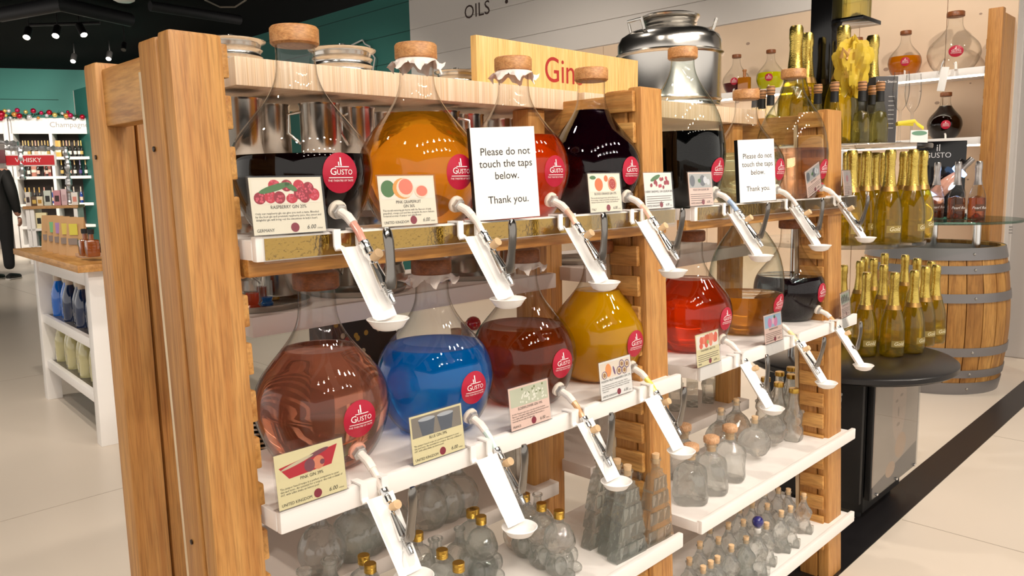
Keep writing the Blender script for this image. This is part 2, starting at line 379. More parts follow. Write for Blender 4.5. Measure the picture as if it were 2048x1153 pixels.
# ------------------------------------------------------------------ the slanted display rack
rack = empty('display_rack', (0.9, 1.1, 0)); ROFF = Vector((0.9, 1.1, 0))
tag(rack, 'long slanted oak ladder rack with white shelves of gin flasks', 'shelf rack')
def rpart(name, mb, m, parent=None, smooth=30):
    o = obj(name, mb, m, parent or rack, smooth=smooth)
    if parent is None: o.location = -ROFF
    return o
LEAN = 0.035
def fy(z): return 0.965 - LEAN * (1.44 - z)
def leaned(x0, x1, d0, d1, z0, z1, b=0.004):
    """bevelled plank whose depth follows the lean of the rack front"""
    mb = MB(); mb.bbox((x0, d0, z0), (x1, d1, z1), b)
    mb.v = [(x, y + fy(z), z) for x, y, z in mb.v]; return mb
def ladder(x0, x1, side, left):
    # front upright: face plank and the wider side plank behind a groove
    rpart('post_plank', leaned(x0 + 0.002, x1, 0.0, 0.034, 0, 1.44, 0.006), POST)
    rpart('post_plank', leaned(x0, x1 - 0.016, 0.036, 0.092, 0, 1.436, 0.006), POSTD)
    # cleats that carry the shelves, on the inner side of the upright
    xs = (x1, x1 + 0.012) if side > 0 else (x0 - 0.012, x0)
    z = 1.41
    while z > 0.1:
        rpart('cleat', leaned(xs[0], xs[1], 0.012, 0.085, z - 0.0215, z + 0.0215, 0.003), CLEAT); z -= 0.0645
    for z in (1.30, 0.78, 0.30):
        mb = MB(); mb.lathe([(0.0035, 0), (0.0035, 0.0015), (0.002, 0.002)], 12, T(x0 - 0.0006, fy(z) + 0.065, z, ry=-PI / 2)); rpart('screw', mb, SCREW)
for (a, b, s) in ((0.398, 0.468, 1), (1.362, 1.442, -1), (2.292, 2.392, -1)):
    ladder(a, b, s, a < 0.5)
    # rear uprights of the back-to-back rack
    rpart('post_plank', MB().bbox((a + 0.02, 1.28, 0), (a + 0.072, 1.33, 1.44), 0.006), POST)
    rpart('post_plank', MB().bbox((a + 0.076, 1.285, 0), (a + 0.118, 1.335, 1.43), 0.004), POSTD)
    rpart('ply_strip', leaned(a + 0.004, a + 0.012, 0.094, 0.106, 0.02, 1.40, 0.001), PLY)
    rpart('crosspiece', MB().bbox((a + 0.03, 1.055, 1.345), (a + 0.06, 1.29, 1.43), 0.004), CLEAT)
    rpart('crosspiece', MB().bbox((a + 0.03, 0.97, 0.06), (a + 0.06, 1.29, 0.13), 0.004), CLEAT)
for z in (1.30, 0.44):
    mb = MB(); mb.lathe([(0.0035, 0), (0.0035, 0.0015), (0.002, 0.002)], 12, T(0.4175, 1.305, z, ry=-PI / 2)); rpart('screw', mb, SCREW)
# extra middle uprights seen through the shelves
rpart('post_plank', MB().bbox((1.29, 1.215, 0), (1.345, 1.265, 1.41), 0.004), POST)
rpart('post_plank', MB().bbox((2.20, 1.215, 0), (2.26, 1.265, 1.41), 0.004), POST)

def front_shelf(x0, x1, ztop, yf, gold=False):
    """white shelf board with its raised front lip (top of lip = ztop + 0.008)"""
    b = rpart('shelf_board', MB().bbox((x0 + 0.003, yf + 0.012, ztop - 0.02), (x1 - 0.003, 1.175, ztop), 0.002), WHITE)
    l = obj('front_lip', MB().bbox((x0, yf, ztop - 0.024), (x1, yf + 0.013, ztop + 0.009), 0.003), WHITE, b)
    obj('end_strip', MB().bbox((x0 - 0.001, yf + 0.01, ztop - 0.022), (x0 + 0.006, 1.10, ztop + 0.004), 0.001), WHITE, b)
    if gold:
        obj('gold_strip', MB().box((x0 + 0.012, yf - 0.0015, ztop - 0.022), (x1 - 0.002, yf - 0.0003, ztop + 0.006)), GOLDM, b, smooth=0)
        obj('clear_rail', MB().box((x0 + 0.008, yf - 0.006, ztop - 0.026), (x1 - 0.002, yf - 0.004, ztop + 0.009)), ACRYL, b, smooth=0)
        obj('wood_rail', MB().bbox((x0 - 0.002, yf + 0.02, ztop - 0.045), (x1 - 0.002, yf + 0.045, ztop - 0.021), 0.003), RAIL, b)
    return b
Z1, Z2, Z3, Z4 = 1.178, 0.818, 0.455, 0.185
YF1, YF2, YF3, YF4 = 0.925, 0.906, 0.897, 0.890
U1 = (0.474, 1.434); U2 = (1.512, 2.418)
front_shelf(*U1, Z1, YF1, True); front_shelf(*U2, Z1, YF1, True)
front_shelf(*U1, Z2, YF2); front_shelf(*U2, Z2, YF2)
front_shelf(*U1, Z3, YF3); front_shelf(*U2, Z3, YF3)
front_shelf(*U1, Z4, YF4); front_shelf(*U2, Z4, YF4)
# rear boards: pine top boards with striped edge and the back-side shelves
SHELFB = mat('worn_laminate', '#dcd0c8', 0.55, var=0.05, vscale=12)
for (x0, x1, xc) in ((0.60, 1.355, 1.36), (1.47, 2.285, 2.30)):
    rpart('top_board', MB().bbox((x0, 1.2, 1.411), (x1 + 0.09, 1.56, 1.456), 0.002), PINE)
    rpart('rear_shelf', MB().bbox((x0, 1.205, 1.268), (x1, 1.56, 1.302), 0.003), SHELFB)
    rpart('rear_shelf', MB().bbox((x0, 1.2, 1.001), (xc, 1.56, 1.036), 0.003), SHELFB)
    rpart('rear_shelf', MB().bbox((x0, 1.21, 0.74), (x1, 1.56, 0.772), 0.003), SHELFB)
    rpart('rear_shelf', MB().bbox((x0, 1.19, 0.50), (xc - 0.01, 1.56, 0.532), 0.003), SHELFB)
    rpart('rear_shelf', MB().bbox((x0, 1.2, 0.15), (x1, 1.56, 0.18), 0.003), SHELFB)

# ------------------------------------------------------------------ flasks with taps
PROF_N = [(1e-5, 0.004), (0.03, 0.003), (0.056, 0.0), (0.072, 0.010), (0.087, 0.032), (0.098, 0.060), (0.1035, 0.083), (0.1040, 0.097), (0.1005, 0.120),
          (0.0915, 0.141), (0.0775, 0.160), (0.0605, 0.180), (0.0465, 0.198), (0.0365, 0.215), (0.0308, 0.232), (0.0288, 0.25), (0.0284, 0.278)]
PROF_T = [(1e-5, 0.004), (0.03, 0.003), (0.058, 0.0), (0.074, 0.012), (0.089, 0.04), (0.099, 0.08), (0.1035, 0.122), (0.1025, 0.15), (0.097, 0.185),
          (0.088, 0.218), (0.076, 0.245), (0.061, 0.268), (0.046, 0.290), (0.0345, 0.312), (0.0285, 0.333), (0.0272, 0.355)]
def densify(p, k=3):
    out = []
    for i in range(len(p) - 1):
        for j in range(k):
            t = j / k
            p0, p1, p2, p3 = p[max(i - 1, 0)], p[i], p[i + 1], p[min(i + 2, len(p) - 1)]
            out.append(tuple(0.5 * (2 * p1[a] + (p2[a] - p0[a]) * t + (2 * p0[a] - 5 * p1[a] + 4 * p2[a] - p3[a]) * t * t + (3 * p1[a] - p0[a] - 3 * p2[a] + p3[a]) * t ** 3) for a in (0, 1)))
    out.append(p[-1]); return [(max(r, 1e-5), z) for r, z in out]
def rad_at(prof, z):
    best = prof[-1][0]
    for (r0, z0), (r1, z1) in zip(prof[2:], prof[3:]):
        if z0 <= z <= z1: return r0 + (r1 - r0) * (z - z0) / max(1e-9, z1 - z0)
    return best
def on_body(prof, verts, faces, th0, zc, off):
    """lay a flat drawing (u, v) on the flask around direction th0 at height zc"""
    out = []
    for q in verts:
        z = zc + q[1]; r = rad_at(prof, z) + off; t = th0 + q[0] / max(r, 0.02)
        out.append((r * math.cos(t), r * math.sin(t), z))
    return out, faces
def disc_uv(r, rings=5, n=28):
    v = [(0, 0)]; f = []
    for k in range(1, rings + 1):
        for i in range(n): v.append((r * k / rings * math.cos(2 * PI * i / n), r * k / rings * math.sin(2 * PI * i / n)))
    for i in range(n): f.append((0, 1 + i, 1 + (i + 1) % n))
    for k in range(rings - 1):
        for i in range(n):
            j = (i + 1) % n; a = 1 + k * n; b = a + n; f.append((a + i, b + i, b + j, a + j))
    return v, f
def logo_uv(s):
    """il GUSTO / THE THEATRE OF TASTE lettering, about 2s wide"""
    v = []; f = []
    def put_(t, size, x, y, sx=1.0):
        tv, tf = text2d(t, size, 'CENTER', res=2); n = len(v); v.extend([(x + p.x * sx, y + p.y) for p in tv]); f.extend([tuple(i + n for i in q) for q in tf])
    def rect(x0, y0, x1, y1):
        m = 6; n = len(v)
        for k in range(m + 1):
            v.append((x0 + (x1 - x0) * k / m, y0)); v.append((x0 + (x1 - x0) * k / m, y1))
        for k in range(m): f.append((n + 2 * k, n + 2 * k + 2, n + 2 * k + 3, n + 2 * k + 1))
    put_('G', 0.52 * s, -0.47 * s, -0.10 * s); put_('USTO', 0.38 * s, 0.20 * s, -0.09 * s)
    rect(-0.18 * s, 0.36 * s, -0.12 * s, 0.56 * s); rect(-0.06 * s, 0.36 * s, 0.02 * s, 0.78 * s); rect(-0.38 * s, 0.29 * s, 0.46 * s, 0.33 * s)
    rect(-0.72 * s, -0.26 * s, 0.72 * s, -0.22 * s); put_('THE THEATRE OF TASTE', 0.145 * s, 0, -0.44 * s, 0.95)
    return v, f
DISC = disc_uv(0.0285); RIM = disc_uv(0.0292); LOGO = logo_uv(0.0275)
def dirM(p, d):
    """matrix taking +Z to direction d at p"""
    return Matrix.Translation(p) @ Vector(d).to_track_quat('Z', 'Y').to_matrix().to_4x4()
def tap_parts(root, hose_mat, lever_ang=0.0, wash=('#efe3d4')):
    ax = Vector((0, -0.93, -0.36)).normalized(); p0 = Vector((0, -0.088, 0.038))
    n = obj('spigot_nut', MB().lathe([(0.0095, 0.0045), (0.0115, 0.0052), (0.0115, 0.0115), (0.0095, 0.0125)], 6, dirM(p0, ax)), NUTM, root, smooth=20)
    obj('washer', MB().lathe([(0.0125, -0.003), (0.0138, -0.001), (0.0138, 0.004), (0.011, 0.005)], 22, dirM(p0, ax)), mat('washer_' + wash[1:], wash, 0.5), n)
    obj('hose', MB().tube([p0 + ax * 0.012, p0 + ax * 0.03, (0, -0.128, 0.018)], [0.0068, 0.0072, 0.0068], 12), HOSEW, root)
    obj('clear_hose', MB().tube([(0, -0.126, 0.0195), (0, -0.139, 0.008), (0, -0.148, -0.004), (0, -0.156, -0.016)], 0.0058, 12), hose_mat, root)
    d2 = Vector((0, -0.62, -0.78)).normalized(); q = Vector((0, -0.150, -0.006))
    c = obj('hose_clamp', MB().lathe([(0.0066, 0), (0.0076, 0.001), (0.0076, 0.009), (0.0068, 0.0105), (0.0068, 0.0125), (0.0078, 0.0135), (0.0078, 0.022), (0.0062, 0.0235), (0.0048, 0.032), (0.0062, 0.034), (0.0062, 0.038)], 16, dirM(q, d2)), CHROME, root)
    q2 = q + d2 * 0.036
    obj('tap_body', MB().tube([q2, q2 + d2 * 0.012, q2 + d2 * 0.03, q2 + d2 * 0.043], [0.0055, 0.0062, 0.0078, 0.0085], 12, flat=(1.15, 0.8)), CHROME, root)
    q3 = q2 + d2 * 0.042
    nz = [(0.0055, 0)]
    for k in range(4): nz += [(0.0062, 0.001 + 0.003 * k), (0.0054, 0.0025 + 0.003 * k)]
    nz += [(0.0048, 0.0135), (0.0052, 0.016), (0.0042, 0.024)]
    obj('nozzle', MB().lathe(nz, 14, dirM(q3, d2)), SILVER, root)
    # lever blade, hinged by the nozzle, its free end standing up in front of the hose
    piv = q3 + Vector((0, -0.010, 0.0)); a = R(88) + lever_ang * 0.6; dl = Vector((0, -math.cos(a), math.sin(a))); pts = []
    for t, bow in ((0, 0.001), (0.08, 0.0005), (0.2, -0.001), (0.4, -0.0035), (0.6, -0.005), (0.8, -0.005), (0.93, -0.004), (1.0, -0.003)): pts.append(piv + dl * (0.082 * t) + Vector((0.0015, bow, 0)))
    lv = obj('lever', MB().tube(pts, [0.0075, 0.009, 0.0082, 0.0070, 0.0072, 0.0078, 0.0072, 0.0045], 12, flat=(1.05, 0.62)), mat('lever_steel', '#8d8984', 0.14, metal=1.0), root, smooth=50)
    obj('pivot_pin', MB().tube([piv + Vector((-0.012, 0.003, 0.008)), piv + Vector((0.012, 0.003, 0.008))], 0.0016, 8), SILVER, lv)
    kp = q2 - d2 * 0.006
    obj('cork_bung', MB().tube([kp + Vector((0, -0.004, 0.002)), kp + Vector((0, -0.017, 0.010))], [0.0062, 0.0068], 12), CORK, root)
_GP = {}
def flask(x, y, z, label, liq, level, tall=False, cap=CAPW, gl=None, hose=None, cloth=False, th=-90, lever=0.0, tap=True, group=None, sticker=True, wash='#efe3d4', scale=1.0, name='glass_flask', film=False, wide=None):
    prof = PROF_T if tall else PROF_N; H = prof[-1][1]; dp = densify(prof)
    root = empty(name, (x, y, z)); tag(root, label, 'flask', group)
    obj('glass_body', MB().lathe(dp + [(prof[-1][0] + 0.0025, H + 0.001), (prof[-1][0] + 0.0025, H + 0.006), (prof[-1][0] - 0.002, H + 0.007)], 48, close=False), gl or GLASS, root, smooth=60)
    if liq:
        lp = [(max(1e-5, r - 0.0022), zz + 0.0025) for r, zz in dp if zz + 0.0025 < level]
        lp.append((rad_at(prof, level) - 0.0022, level)); lp.append((rad_at(prof, level) - 0.006, level - 0.0006)); lp.append((1e-5, level - 0.0006))
        obj('liquid', MB().lathe(lp, 48, close=False), liq, root, smooth=40)
    rc = 0.0352; c0 = H - 0.003
    obj('wooden_stopper', MB().lathe([(1e-5, c0), (rc - 0.003, c0), (rc, c0 + 0.003), (rc, c0 + 0.0235), (rc - 0.0025, c0 + 0.0265), (1e-5, c0 + 0.027)], 36), cap, root, smooth=40)
    if cloth:
        v = []; f = []; n = 60; rings = 4
        for k in range(rings):
            for i in range(n):
                t = 2 * PI * i / n; rr = rc - 0.002 + k * (0.0035 + 0.002 * math.sin(9 * t + k)) ; zz = c0 + 0.001 - k * (0.0045 + 0.0022 * math.sin(7 * t + 1.3 * k) + 0.001 * math.sin(17 * t))
                v.append((rr * math.cos(t), rr * math.sin(t), zz))
        for k in range(rings - 1):
            for i in range(n): j = (i + 1) % n; f.append((k * n + i, k * n + j, k * n + n + j, k * n + n + i))
        obj('muslin_cover', MB().add(v, f), CLOTH, root, smooth=60)
    if sticker:
        zc = sticker if not isinstance(sticker, bool) else 0.089
        dv, df = on_body(prof, DISC[0], DISC[1], R(th), zc, 0.0012)
        stk = obj('logo_sticker', MB().add(dv, df), REDL, root, smooth=60)
        lv, lf = on_body(prof, LOGO[0], LOGO[1], R(th), zc, 0.0019)
        obj('logo_lettering', MB().add(lv, lf), WINK, stk, smooth=0)
    if tap:
        tap_parts(root, hose or HOSEC, lever, wash)
        if film:
            v = []; f = []
            for k in range(5):
                for i in range(10):
                    t = 2 * PI * i / 10; rr = 0.006 + 0.003 * k + 0.003 * math.sin(3 * t + k)
                    v.append((rr * math.cos(t), -0.205 - 0.002 * k + rr * math.sin(t) * 0.6, -0.062 - 0.009 * k))
            for k in range(4):
                for i in range(10): j = (i + 1) % 10; f.append((k * 10 + i, k * 10 + j, k * 10 + 10 + j, k * 10 + 10 + i))
            obj('plastic_film', MB().add(v, f), PLASTIC_F, root)
    if scale != 1.0: root.scale = (scale,) * 3
    if wide: root.scale = wide
    return root
HOSEC = mat('hose_clear', '#e8ddd4', 0.2)
def hosem(n, c): return mat('hose_' + n, c, 0.2)
LQ = {
 'raspberry': liquid('liq_raspberry', '#2a0a10', 0.3, 0.35, '#180508'),
 'grapefruit': liquid('liq_grapefruit', '#ffd468', 0.85, 0.10, '#f4ae22'),
 'orange': liquid('liq_orange', '#ff8a3c', 0.65, 0.2, '#f05a0a'),
 'cherry': liquid('liq_cherry', '#5a0830', 0.4, 0.3, '#1c0414'),
 'black': liquid('liq_black', '#0c0b0f', 0.2, 0.5, '#08080a'),
 'pale': liquid('liq_pale', '#eef2dd', 0.5), 'blush': liquid('liq_blush', '#f3d6c2', 0.45),
 'pink': liquid('liq_pink', '#ffd0ba', 0.85, 0.12, '#f4a88c'),
 'blue': liquid('liq_blue', '#34c8ff', 0.7, 0.32, '#0098ff'),
 'amber': liquid('liq_elder', '#dc9060', 0.6, 0.2, '#a0501e'),
 'yellow': liquid('liq_yellow', '#f0c010', 0.4, 0.88, '#e8ae04'),
 'strawberry': liquid('liq_strawberry', '#f88248', 0.65, 0.18, '#cc4a10'),
 'rhubarb': liquid('liq_rhubarb', '#ecc070', 0.6, 0.15, '#c08a2c'),
 'blackberry': liquid('liq_blackberry', '#3a2430', 0.3, 0.4, '#2a1a22'),
}
FG = 'gin flasks with taps on the slanted rack'
flask(0.620, 1.05, Z1, 'round flask half full of near-black raspberry gin behind the raspberry card', LQ['raspberry'], 0.117, hose=hosem('rose', '#d99a8a'), group=FG, lever=0.25)
flask(0.845, 1.05, Z1, 'round flask of golden orange grapefruit gin with muslin under its stopper', LQ['grapefruit'], 0.188, cloth=True, group=FG)
flask(1.076, 1.05, Z1, 'round flask of bright red-orange gin behind the white do-not-touch notice', LQ['orange'], 0.157, cap=CAPW, cloth=True, hose=hosem('peach', '#eec2ac'), group=FG, lever=0.1)
flask(1.308, 1.05, Z1, 'round flask filled high with deep purple gin under the Gins sign', LQ['cherry'], 0.216, hose=hosem('peach', '#eec2ac'), group=FG, lever=-0.15)
flask(1.655, 1.05, Z1, 'tall green-tinged flask of black gin below the big steel canister', LQ['black'], 0.180, tall=True, gl=GLASSG, hose=hosem('blue', '#9fb6d6'), group=FG, lever=-0.2)
flask(1.966, 1.05, Z1, 'clear round flask of colourless gin beside the smaller do-not-touch notice', LQ['pale'], 0.135, cap=CAPW, group=FG)
flask(2.245, 1.05, Z1, 'tall clear flask half full of pale blush gin at the rack end', LQ['blush'], 0.150, tall=True, gl=GLASSG, wash='#c03040', group=FG, lever=-0.2)
flask(0.633, 1.05, Z2, 'round flask of salmon pink gin behind the pink gin card', LQ['pink'], 0.184, cap=CAPD, wash='#e8a890', group=FG, lever=-0.1, film=True)
flask(0.862, 1.05, Z2, 'round flask of vivid blue gin with a dark wooden stopper', LQ['blue'], 0.152, cap=CAPD, cloth=True, hose=hosem('aqua', '#cfe4df'), group=FG, film=True)
flask(1.090, 1.05, Z2, 'round flask of reddish brown elderflower gin with a scratched logo sticker', LQ['amber'], 0.153, cap=CAPD, cloth=True, hose=hosem('tan', '#d8a878'), group=FG, film=True)
flask(1.324, 1.05, Z2, 'round flask filled with cloudy bright yellow passion fruit gin', LQ['yellow'], 0.196, cap=CAPD, hose=hosem('yellow', '#ead95a'), group=FG, lever=-0.1, film=True)
flask(1.700, 1.05, Z2, 'round flask of clear red strawberry gin behind the strawberry card', LQ['strawberry'], 0.182, cap=CAPD, group=FG, lever=0.15)
flask(1.985, 1.05, Z2, 'tall green-tinged flask one third full of amber gin', LQ['rhubarb'], 0.110, tall=True, gl=GLASSG, hose=hosem('straw', '#ecd8a0'), group=FG, lever=-0.2)
flask(2.255, 1.05, Z2, 'round flask half full of dark plum coloured gin on the lower shelf', LQ['blackberry'], 0.135, cap=CAPD, hose=hosem('tan', '#d8a878'), group=FG)

# drip trays hooked on the shelf lips
def build_tray():
    root = empty('drip_tray')
    for sx in (-1, 1):
        mb = MB()
        x0, x1 = (sx * 0.0235, sx * 0.0125) if sx > 0 else (-0.0235, -0.0125)
        a, b = min(x0, x1), max(x0, x1)
        poly = [(0.016, -0.014), (0.016, 0.0035), (-0.0095, 0.0035), (-0.0095, -0.018), (-0.013, -0.024), (-0.011, -0.026), (-0.0065, -0.020), (-0.0065, 0.0008), (0.0135, 0.0008), (0.0135, -0.014)]
        n = len(poly); v = [(a, y, z) for y, z in poly] + [(b, y, z) for y, z in poly]
        f = [(i, (i + 1) % n, (i + 1) % n + n, i + n) for i in range(n)] + [tuple(range(n)), tuple(range(2 * n - 1, n - 1, -1))]
        mb.add(v, f); obj('hook', mb, TRAYW, root, smooth=0)
    p0 = Vector((0, -0.0115, -0.022)); p1 = Vector((0, -0.078, -0.117)); d = (p1 - p0).normalized(); nrm = Vector((0, -d.z * -1, d.y * 1))
    nrm = Vector((0, -0.82, 0.57)); L = (p1 - p0).length
    sec = [(-0.0235, 0.010), (-0.0215, 0.010), (-0.008, 0.001), (0.008, 0.001), (0.0215, 0.010), (0.0235, 0.010), (0.009, -0.001), (-0.009, -0.001)]
    v = []; f = []; K = 8
    for k in range(K + 1):
        p = p0 + d * L * k / K; s = 1.0 - 0.18 * k / K
        for (sx, h) in sec: v.append(tuple(p + Vector((sx * s, 0, 0)) + nrm * h))
    n = len(sec)
    for k in range(K):
        for i in range(n): j = (i + 1) % n; f.append((k * n + i, k * n + j, (k + 1) * n + j, (k + 1) * n + i))
    f += [tuple(range(n)), tuple(K * n + i for i in range(n))]
    obj('channel', MB().add(v, f), TRAYW, root, smooth=0)
    cup = [(1e-5, -0.012), (0.012, -0.0115), (0.020, -0.008), (0.0255, 0.0), (0.0285, 0.0035), (0.0275, 0.0042), (0.0245, 0.0012), (0.019, -0.0062), (0.011, -0.0095), (1e-5, -0.010)]
    obj('cup', MB().lathe(cup, 28, T(0, -0.092, -0.117)), TRAYW, root, smooth=50)
    return root
TRAY = Proto(build_tray())
TG = 'white drip trays under the taps'
for (x, zt, yf, nm) in ((0.607, Z1, YF1, 'raspberry'), (0.832, Z1, YF1, 'golden grapefruit'), (1.070, Z1, YF1, 'red-orange'), (1.285, Z1, YF1, 'deep purple'),
                        (1.642, Z1, YF1, 'tall black'), (1.957, Z1, YF1, 'colourless'), (2.262, Z1, YF1, 'pale blush'),
                        (0.618, Z2, YF2, 'salmon pink'), (0.828, Z2, YF2, 'vivid blue'), (1.078, Z2, YF2, 'reddish brown'), (1.290, Z2, YF2, 'cloudy yellow'),
                        (1.677, Z2, YF2, 'clear red strawberry'), (1.980, Z2, YF2, 'amber'), (2.232, Z2, YF2, 'dark plum')):
    TRAY.get((x, yf, zt + 0.009), 0, 'white plastic drip tray hung under the tap of the %s flask' % nm, 'drip tray', TG)

# price cards in clear holders and the two notices
def blob(mb, cx, cz, rx, rz_, slot, n=18, y=0.0, rot=0.0):
    c, s = math.cos(rot), math.sin(rot); v = [(cx, y, cz)]
    for i in range(n):
        t = 2 * PI * i / n; a, b = rx * math.cos(t), rz_ * math.sin(t); v.append((cx + a * c - b * s, y, cz + a * s + b * c))
    mb.add(v, [(0, 1 + i, 1 + (i + 1) % n) for i in range(n)], slot=slot)
def picture(kind, W, H):
    """the printed fruit or drink picture on the upper part of a card"""
    mb = MB(); x0, x1, z0, z1 = 0.003, W - 0.003, H * 0.54, H - 0.003; mats = []
    def M_(n, c):
        m = mat('ink_' + n, c, 0.7); mats.append(m); return len(mats) - 1
    rnd = random.Random(kind); w, h = x1 - x0, z1 - z0
    def bg(c):
        mb.add([(x0, 0, z0), (x1, 0, z0), (x1, 0, z1), (x0, 0, z1)], [(0, 1, 2, 3)], slot=M_('bg' + c[1:], c))
    def put_(fx, fz, r, s, k=1.0, y=-0.00012, rot=0): 
        rx = min(r * h, fx * w, (1 - fx) * w); rz_ = min(r * h * k, fz * h, (1 - fz) * h); blob(mb, x0 + fx * w, z0 + fz * h, max(rx, .001), max(rz_, .001), s, y=y, rot=rot)
    if kind == 'raspberry':
        bg('#f3ead9'); a, b, g, d = M_('rasp', '#c8243c'), M_('rasp2', '#e0556a'), M_('leaf', '#4d7a45'), M_('rasp3', '#9c1830')
        for i, (fx, fz) in enumerate([(0.1, 0.25), (0.25, 0.3), (0.38, 0.26), (0.56, 0.2), (0.75, 0.26), (0.9, 0.35), (0.82, 0.62), (0.68, 0.72), (0.5, 0.75), (0.32, 0.78), (0.68, 0.42)]):
            put_(fx, fz, 0.27, a if i % 2 else d, y=-0.0001 - i * 1e-5)
            for k in range(9): put_(min(max(fx + rnd.uniform(-.045, .045), .03), .97), min(max(fz + rnd.uniform(-.16, .16), .06), .94), 0.05, b, y=-0.00026 - i * 1e-5)
        blob(mb, x0 + .32 * w, z0 + .66 * h, .24 * w, .14 * h, g, y=-0.0005, rot=.25); blob(mb, x0 + .56 * w, z0 + .68 * h, .10 * w, .12 * h, g, y=-0.0005, rot=-.5)
    elif kind == 'grapefruit':
        bg('#f5e9dc'); o, p, q, g = M_('peel', '#e9a04c'), M_('pith', '#f6dcc4'), M_('flesh', '#ea8068'), M_('leaf', '#4d8a55')
        blob(mb, x0 + .14 * w, z0 + .5 * h, .13 * w, .4 * h, g, y=-0.0001, rot=.15)
        put_(.42, .5, .62, o, .8); put_(.46, .52, .52, p, .88, -0.0002); put_(.47, .58, .42, q, .9, -0.0003); put_(.76, .34, .42, p, .75, -0.0004); put_(.77, .36, .34, q, .75, -0.0005)
    elif kind in ('bloodorange', 'orange'):
        bg('#eef0e0'); o, p, q, g = M_('peel2', '#e8763c'), M_('pith2', '#f3c79a'), M_('flesh2', '#b8322a'), M_('leaf', '#4d8a55')
        blob(mb, x0 + .12 * w, z0 + .85 * h, .1 * w, .12 * h, g, y=-0.0001); put_(.3, .42, .40, o); put_(.55, .78, .20, o); put_(.75, .45, .44, o, 1, -0.0002); put_(.75, .45, .39, p, 1, -0.0003); put_(.75, .45, .34, q, 1, -0.0004)
        for k in range(8): blob(mb, x0 + .75 * w + math.cos(k * PI / 4) * .16 * h, z0 + .45 * h + math.sin(k * PI / 4) * .16 * h, .012 * w, .012 * h, p, y=-0.0005)
    elif kind == 'cherry':
        bg('#eef2e6'); a, b, g = M_('cherry', '#9c1c34'), M_('cherry2', '#c23a52'), M_('leaf', '#5f9a4a')
        blob(mb, x0 + .4 * w, z0 + .75 * h, .2 * w, .15 * h, g, y=-0.0001, rot=.3)
        for i in range(22): put_(rnd.uniform(.12, .92), rnd.uniform(.12, .5) + (.3 if rnd.random() > .5 else 0) * .9, .12, a if i % 3 else b, y=-0.0002 - i * 1e-5)
    elif kind == 'pinkgin':
        v = [(x0 + .02 * w, 0, z0 + .52 * h), (x0 + .16 * w, 0, z0 - .02 * h), (x1 - .18 * w, 0, z0 + .08 * h), (x1 - .06 * w, 0, z0 + .9 * h)]
        bg('#e9dcae'); mb.add([(p[0], -0.0001, p[2]) for p in v], [(0, 1, 2, 3)], slot=M_('drink', '#c01c30')); q, r_ = M_('ice', '#e08868'), M_('ice2', '#7c4450')
        put_(.62, .32, .3, q, 1, -.0002); put_(.48, .3, .26, r_, 1.1, -.00025); put_(.68, .3, .12, r_, 1, -.0003); blob(mb, x0 + .62 * w, z0 + .74 * h, .18 * w, .1 * h, r_, y=-.0003, rot=.2); blob(mb, x0 + .3 * w, z0 + .56 * h, .26 * w, .07 * h, M_('rimp', '#cfc3a4'), y=-.0004, rot=.2)
    elif kind == 'bluegin':
        bg('#8a8178'); a, b = M_('gl', '#b8bcc4'), M_('gl2', '#5c626e')
        for fx in (.3, .68):
            v = [(x0 + (fx - .17) * w, 0, z0 + .82 * h), (x0 + (fx - .11) * w, 0, z0 + .02 * h), (x0 + (fx + .11) * w, 0, z0 + .02 * h), (x0 + (fx + .17) * w, 0, z0 + .82 * h)]
            mb.add([(p[0], -.0001, p[2]) for p in v], [(0, 1, 2, 3)], slot=b); blob(mb, x0 + fx * w, z0 + .82 * h, .17 * w, .1 * h, a, y=-.0002)
    elif kind == 'elder':
        bg('#c9cbb4'); a, b = M_('fl', '#f0eee0'), M_('lf', '#7d8a5c')
        for i in range(40): put_(rnd.uniform(.25, .95), rnd.uniform(.1, .7), .06, a, y=-.0002 - i * 1e-6)
        for i in range(10): put_(rnd.uniform(.3, .9), rnd.uniform(.5, .92), .07, b, y=-.0001)
    elif kind == 'passion':
        bg('#efe0d0'); a, b, c, d = M_('pas', '#7c5a80'), M_('pas2', '#f2e0b8'), M_('pas3', '#a87a50'), M_('glasso', '#f09a58')
        blob(mb, x0 + .26 * w, z0 + .5 * h, .1 * w, .42 * h, d, y=-.0001)
        for fx, fz in ((.62, .3), (.8, .25), (.72, .68), (.9, .6), (.12, .25)): put_(fx, fz, .27, a, 1, -.0002); put_(fx, fz, .2, b, 1, -.0003); put_(fx, fz, .14, c, 1, -.0004)
        blob(mb, x0 + .45 * w, z0 + .4 * h, .03 * w, .3 * h, a, y=-.0002, rot=.3)
    elif kind == 'strawberry':
        bg('#f2ece0'); a, b, g = M_('str', '#e86448'), M_('str2', '#f08a6c'), M_('strg', '#a8b060')
        for i in range(14): put_(rnd.uniform(.1, .92), rnd.uniform(.2, .75), .24, a if i % 2 else b, 1.2, -.0001 - i * 1e-5)
        put_(.5, .4, .16, g, 1, -.0004)
    elif kind == 'violet':
        bg('#b6b6b4'); a, b, g = M_('vio', '#6c7078'), M_('vio2', '#dcdde2'), M_('leaf', '#4d8a55')
        put_(.14, .5, .34, a, 1.2); put_(.6, .5, .4, a); put_(.72, .55, .26, b, 1, -.0002); put_(.45, .5, .2, g, .7, -.0003); put_(.85, .4, .22, b, 1, -.0002)
    elif kind == 'rhubarb':
        bg('#a8c4dc'); a, b, g = M_('rh', '#e08ab4'), M_('rh2', '#f2c4d8'), M_('leaf', '#4d8a55')
        put_(.3, .4, .34, a, 1.2); put_(.65, .4, .36, a, 1.2); put_(.5, .5, .2, b, 1.4, -.0002); put_(.6, .8, .14, g, 1, -.0003)
    elif kind == 'drinkbox':
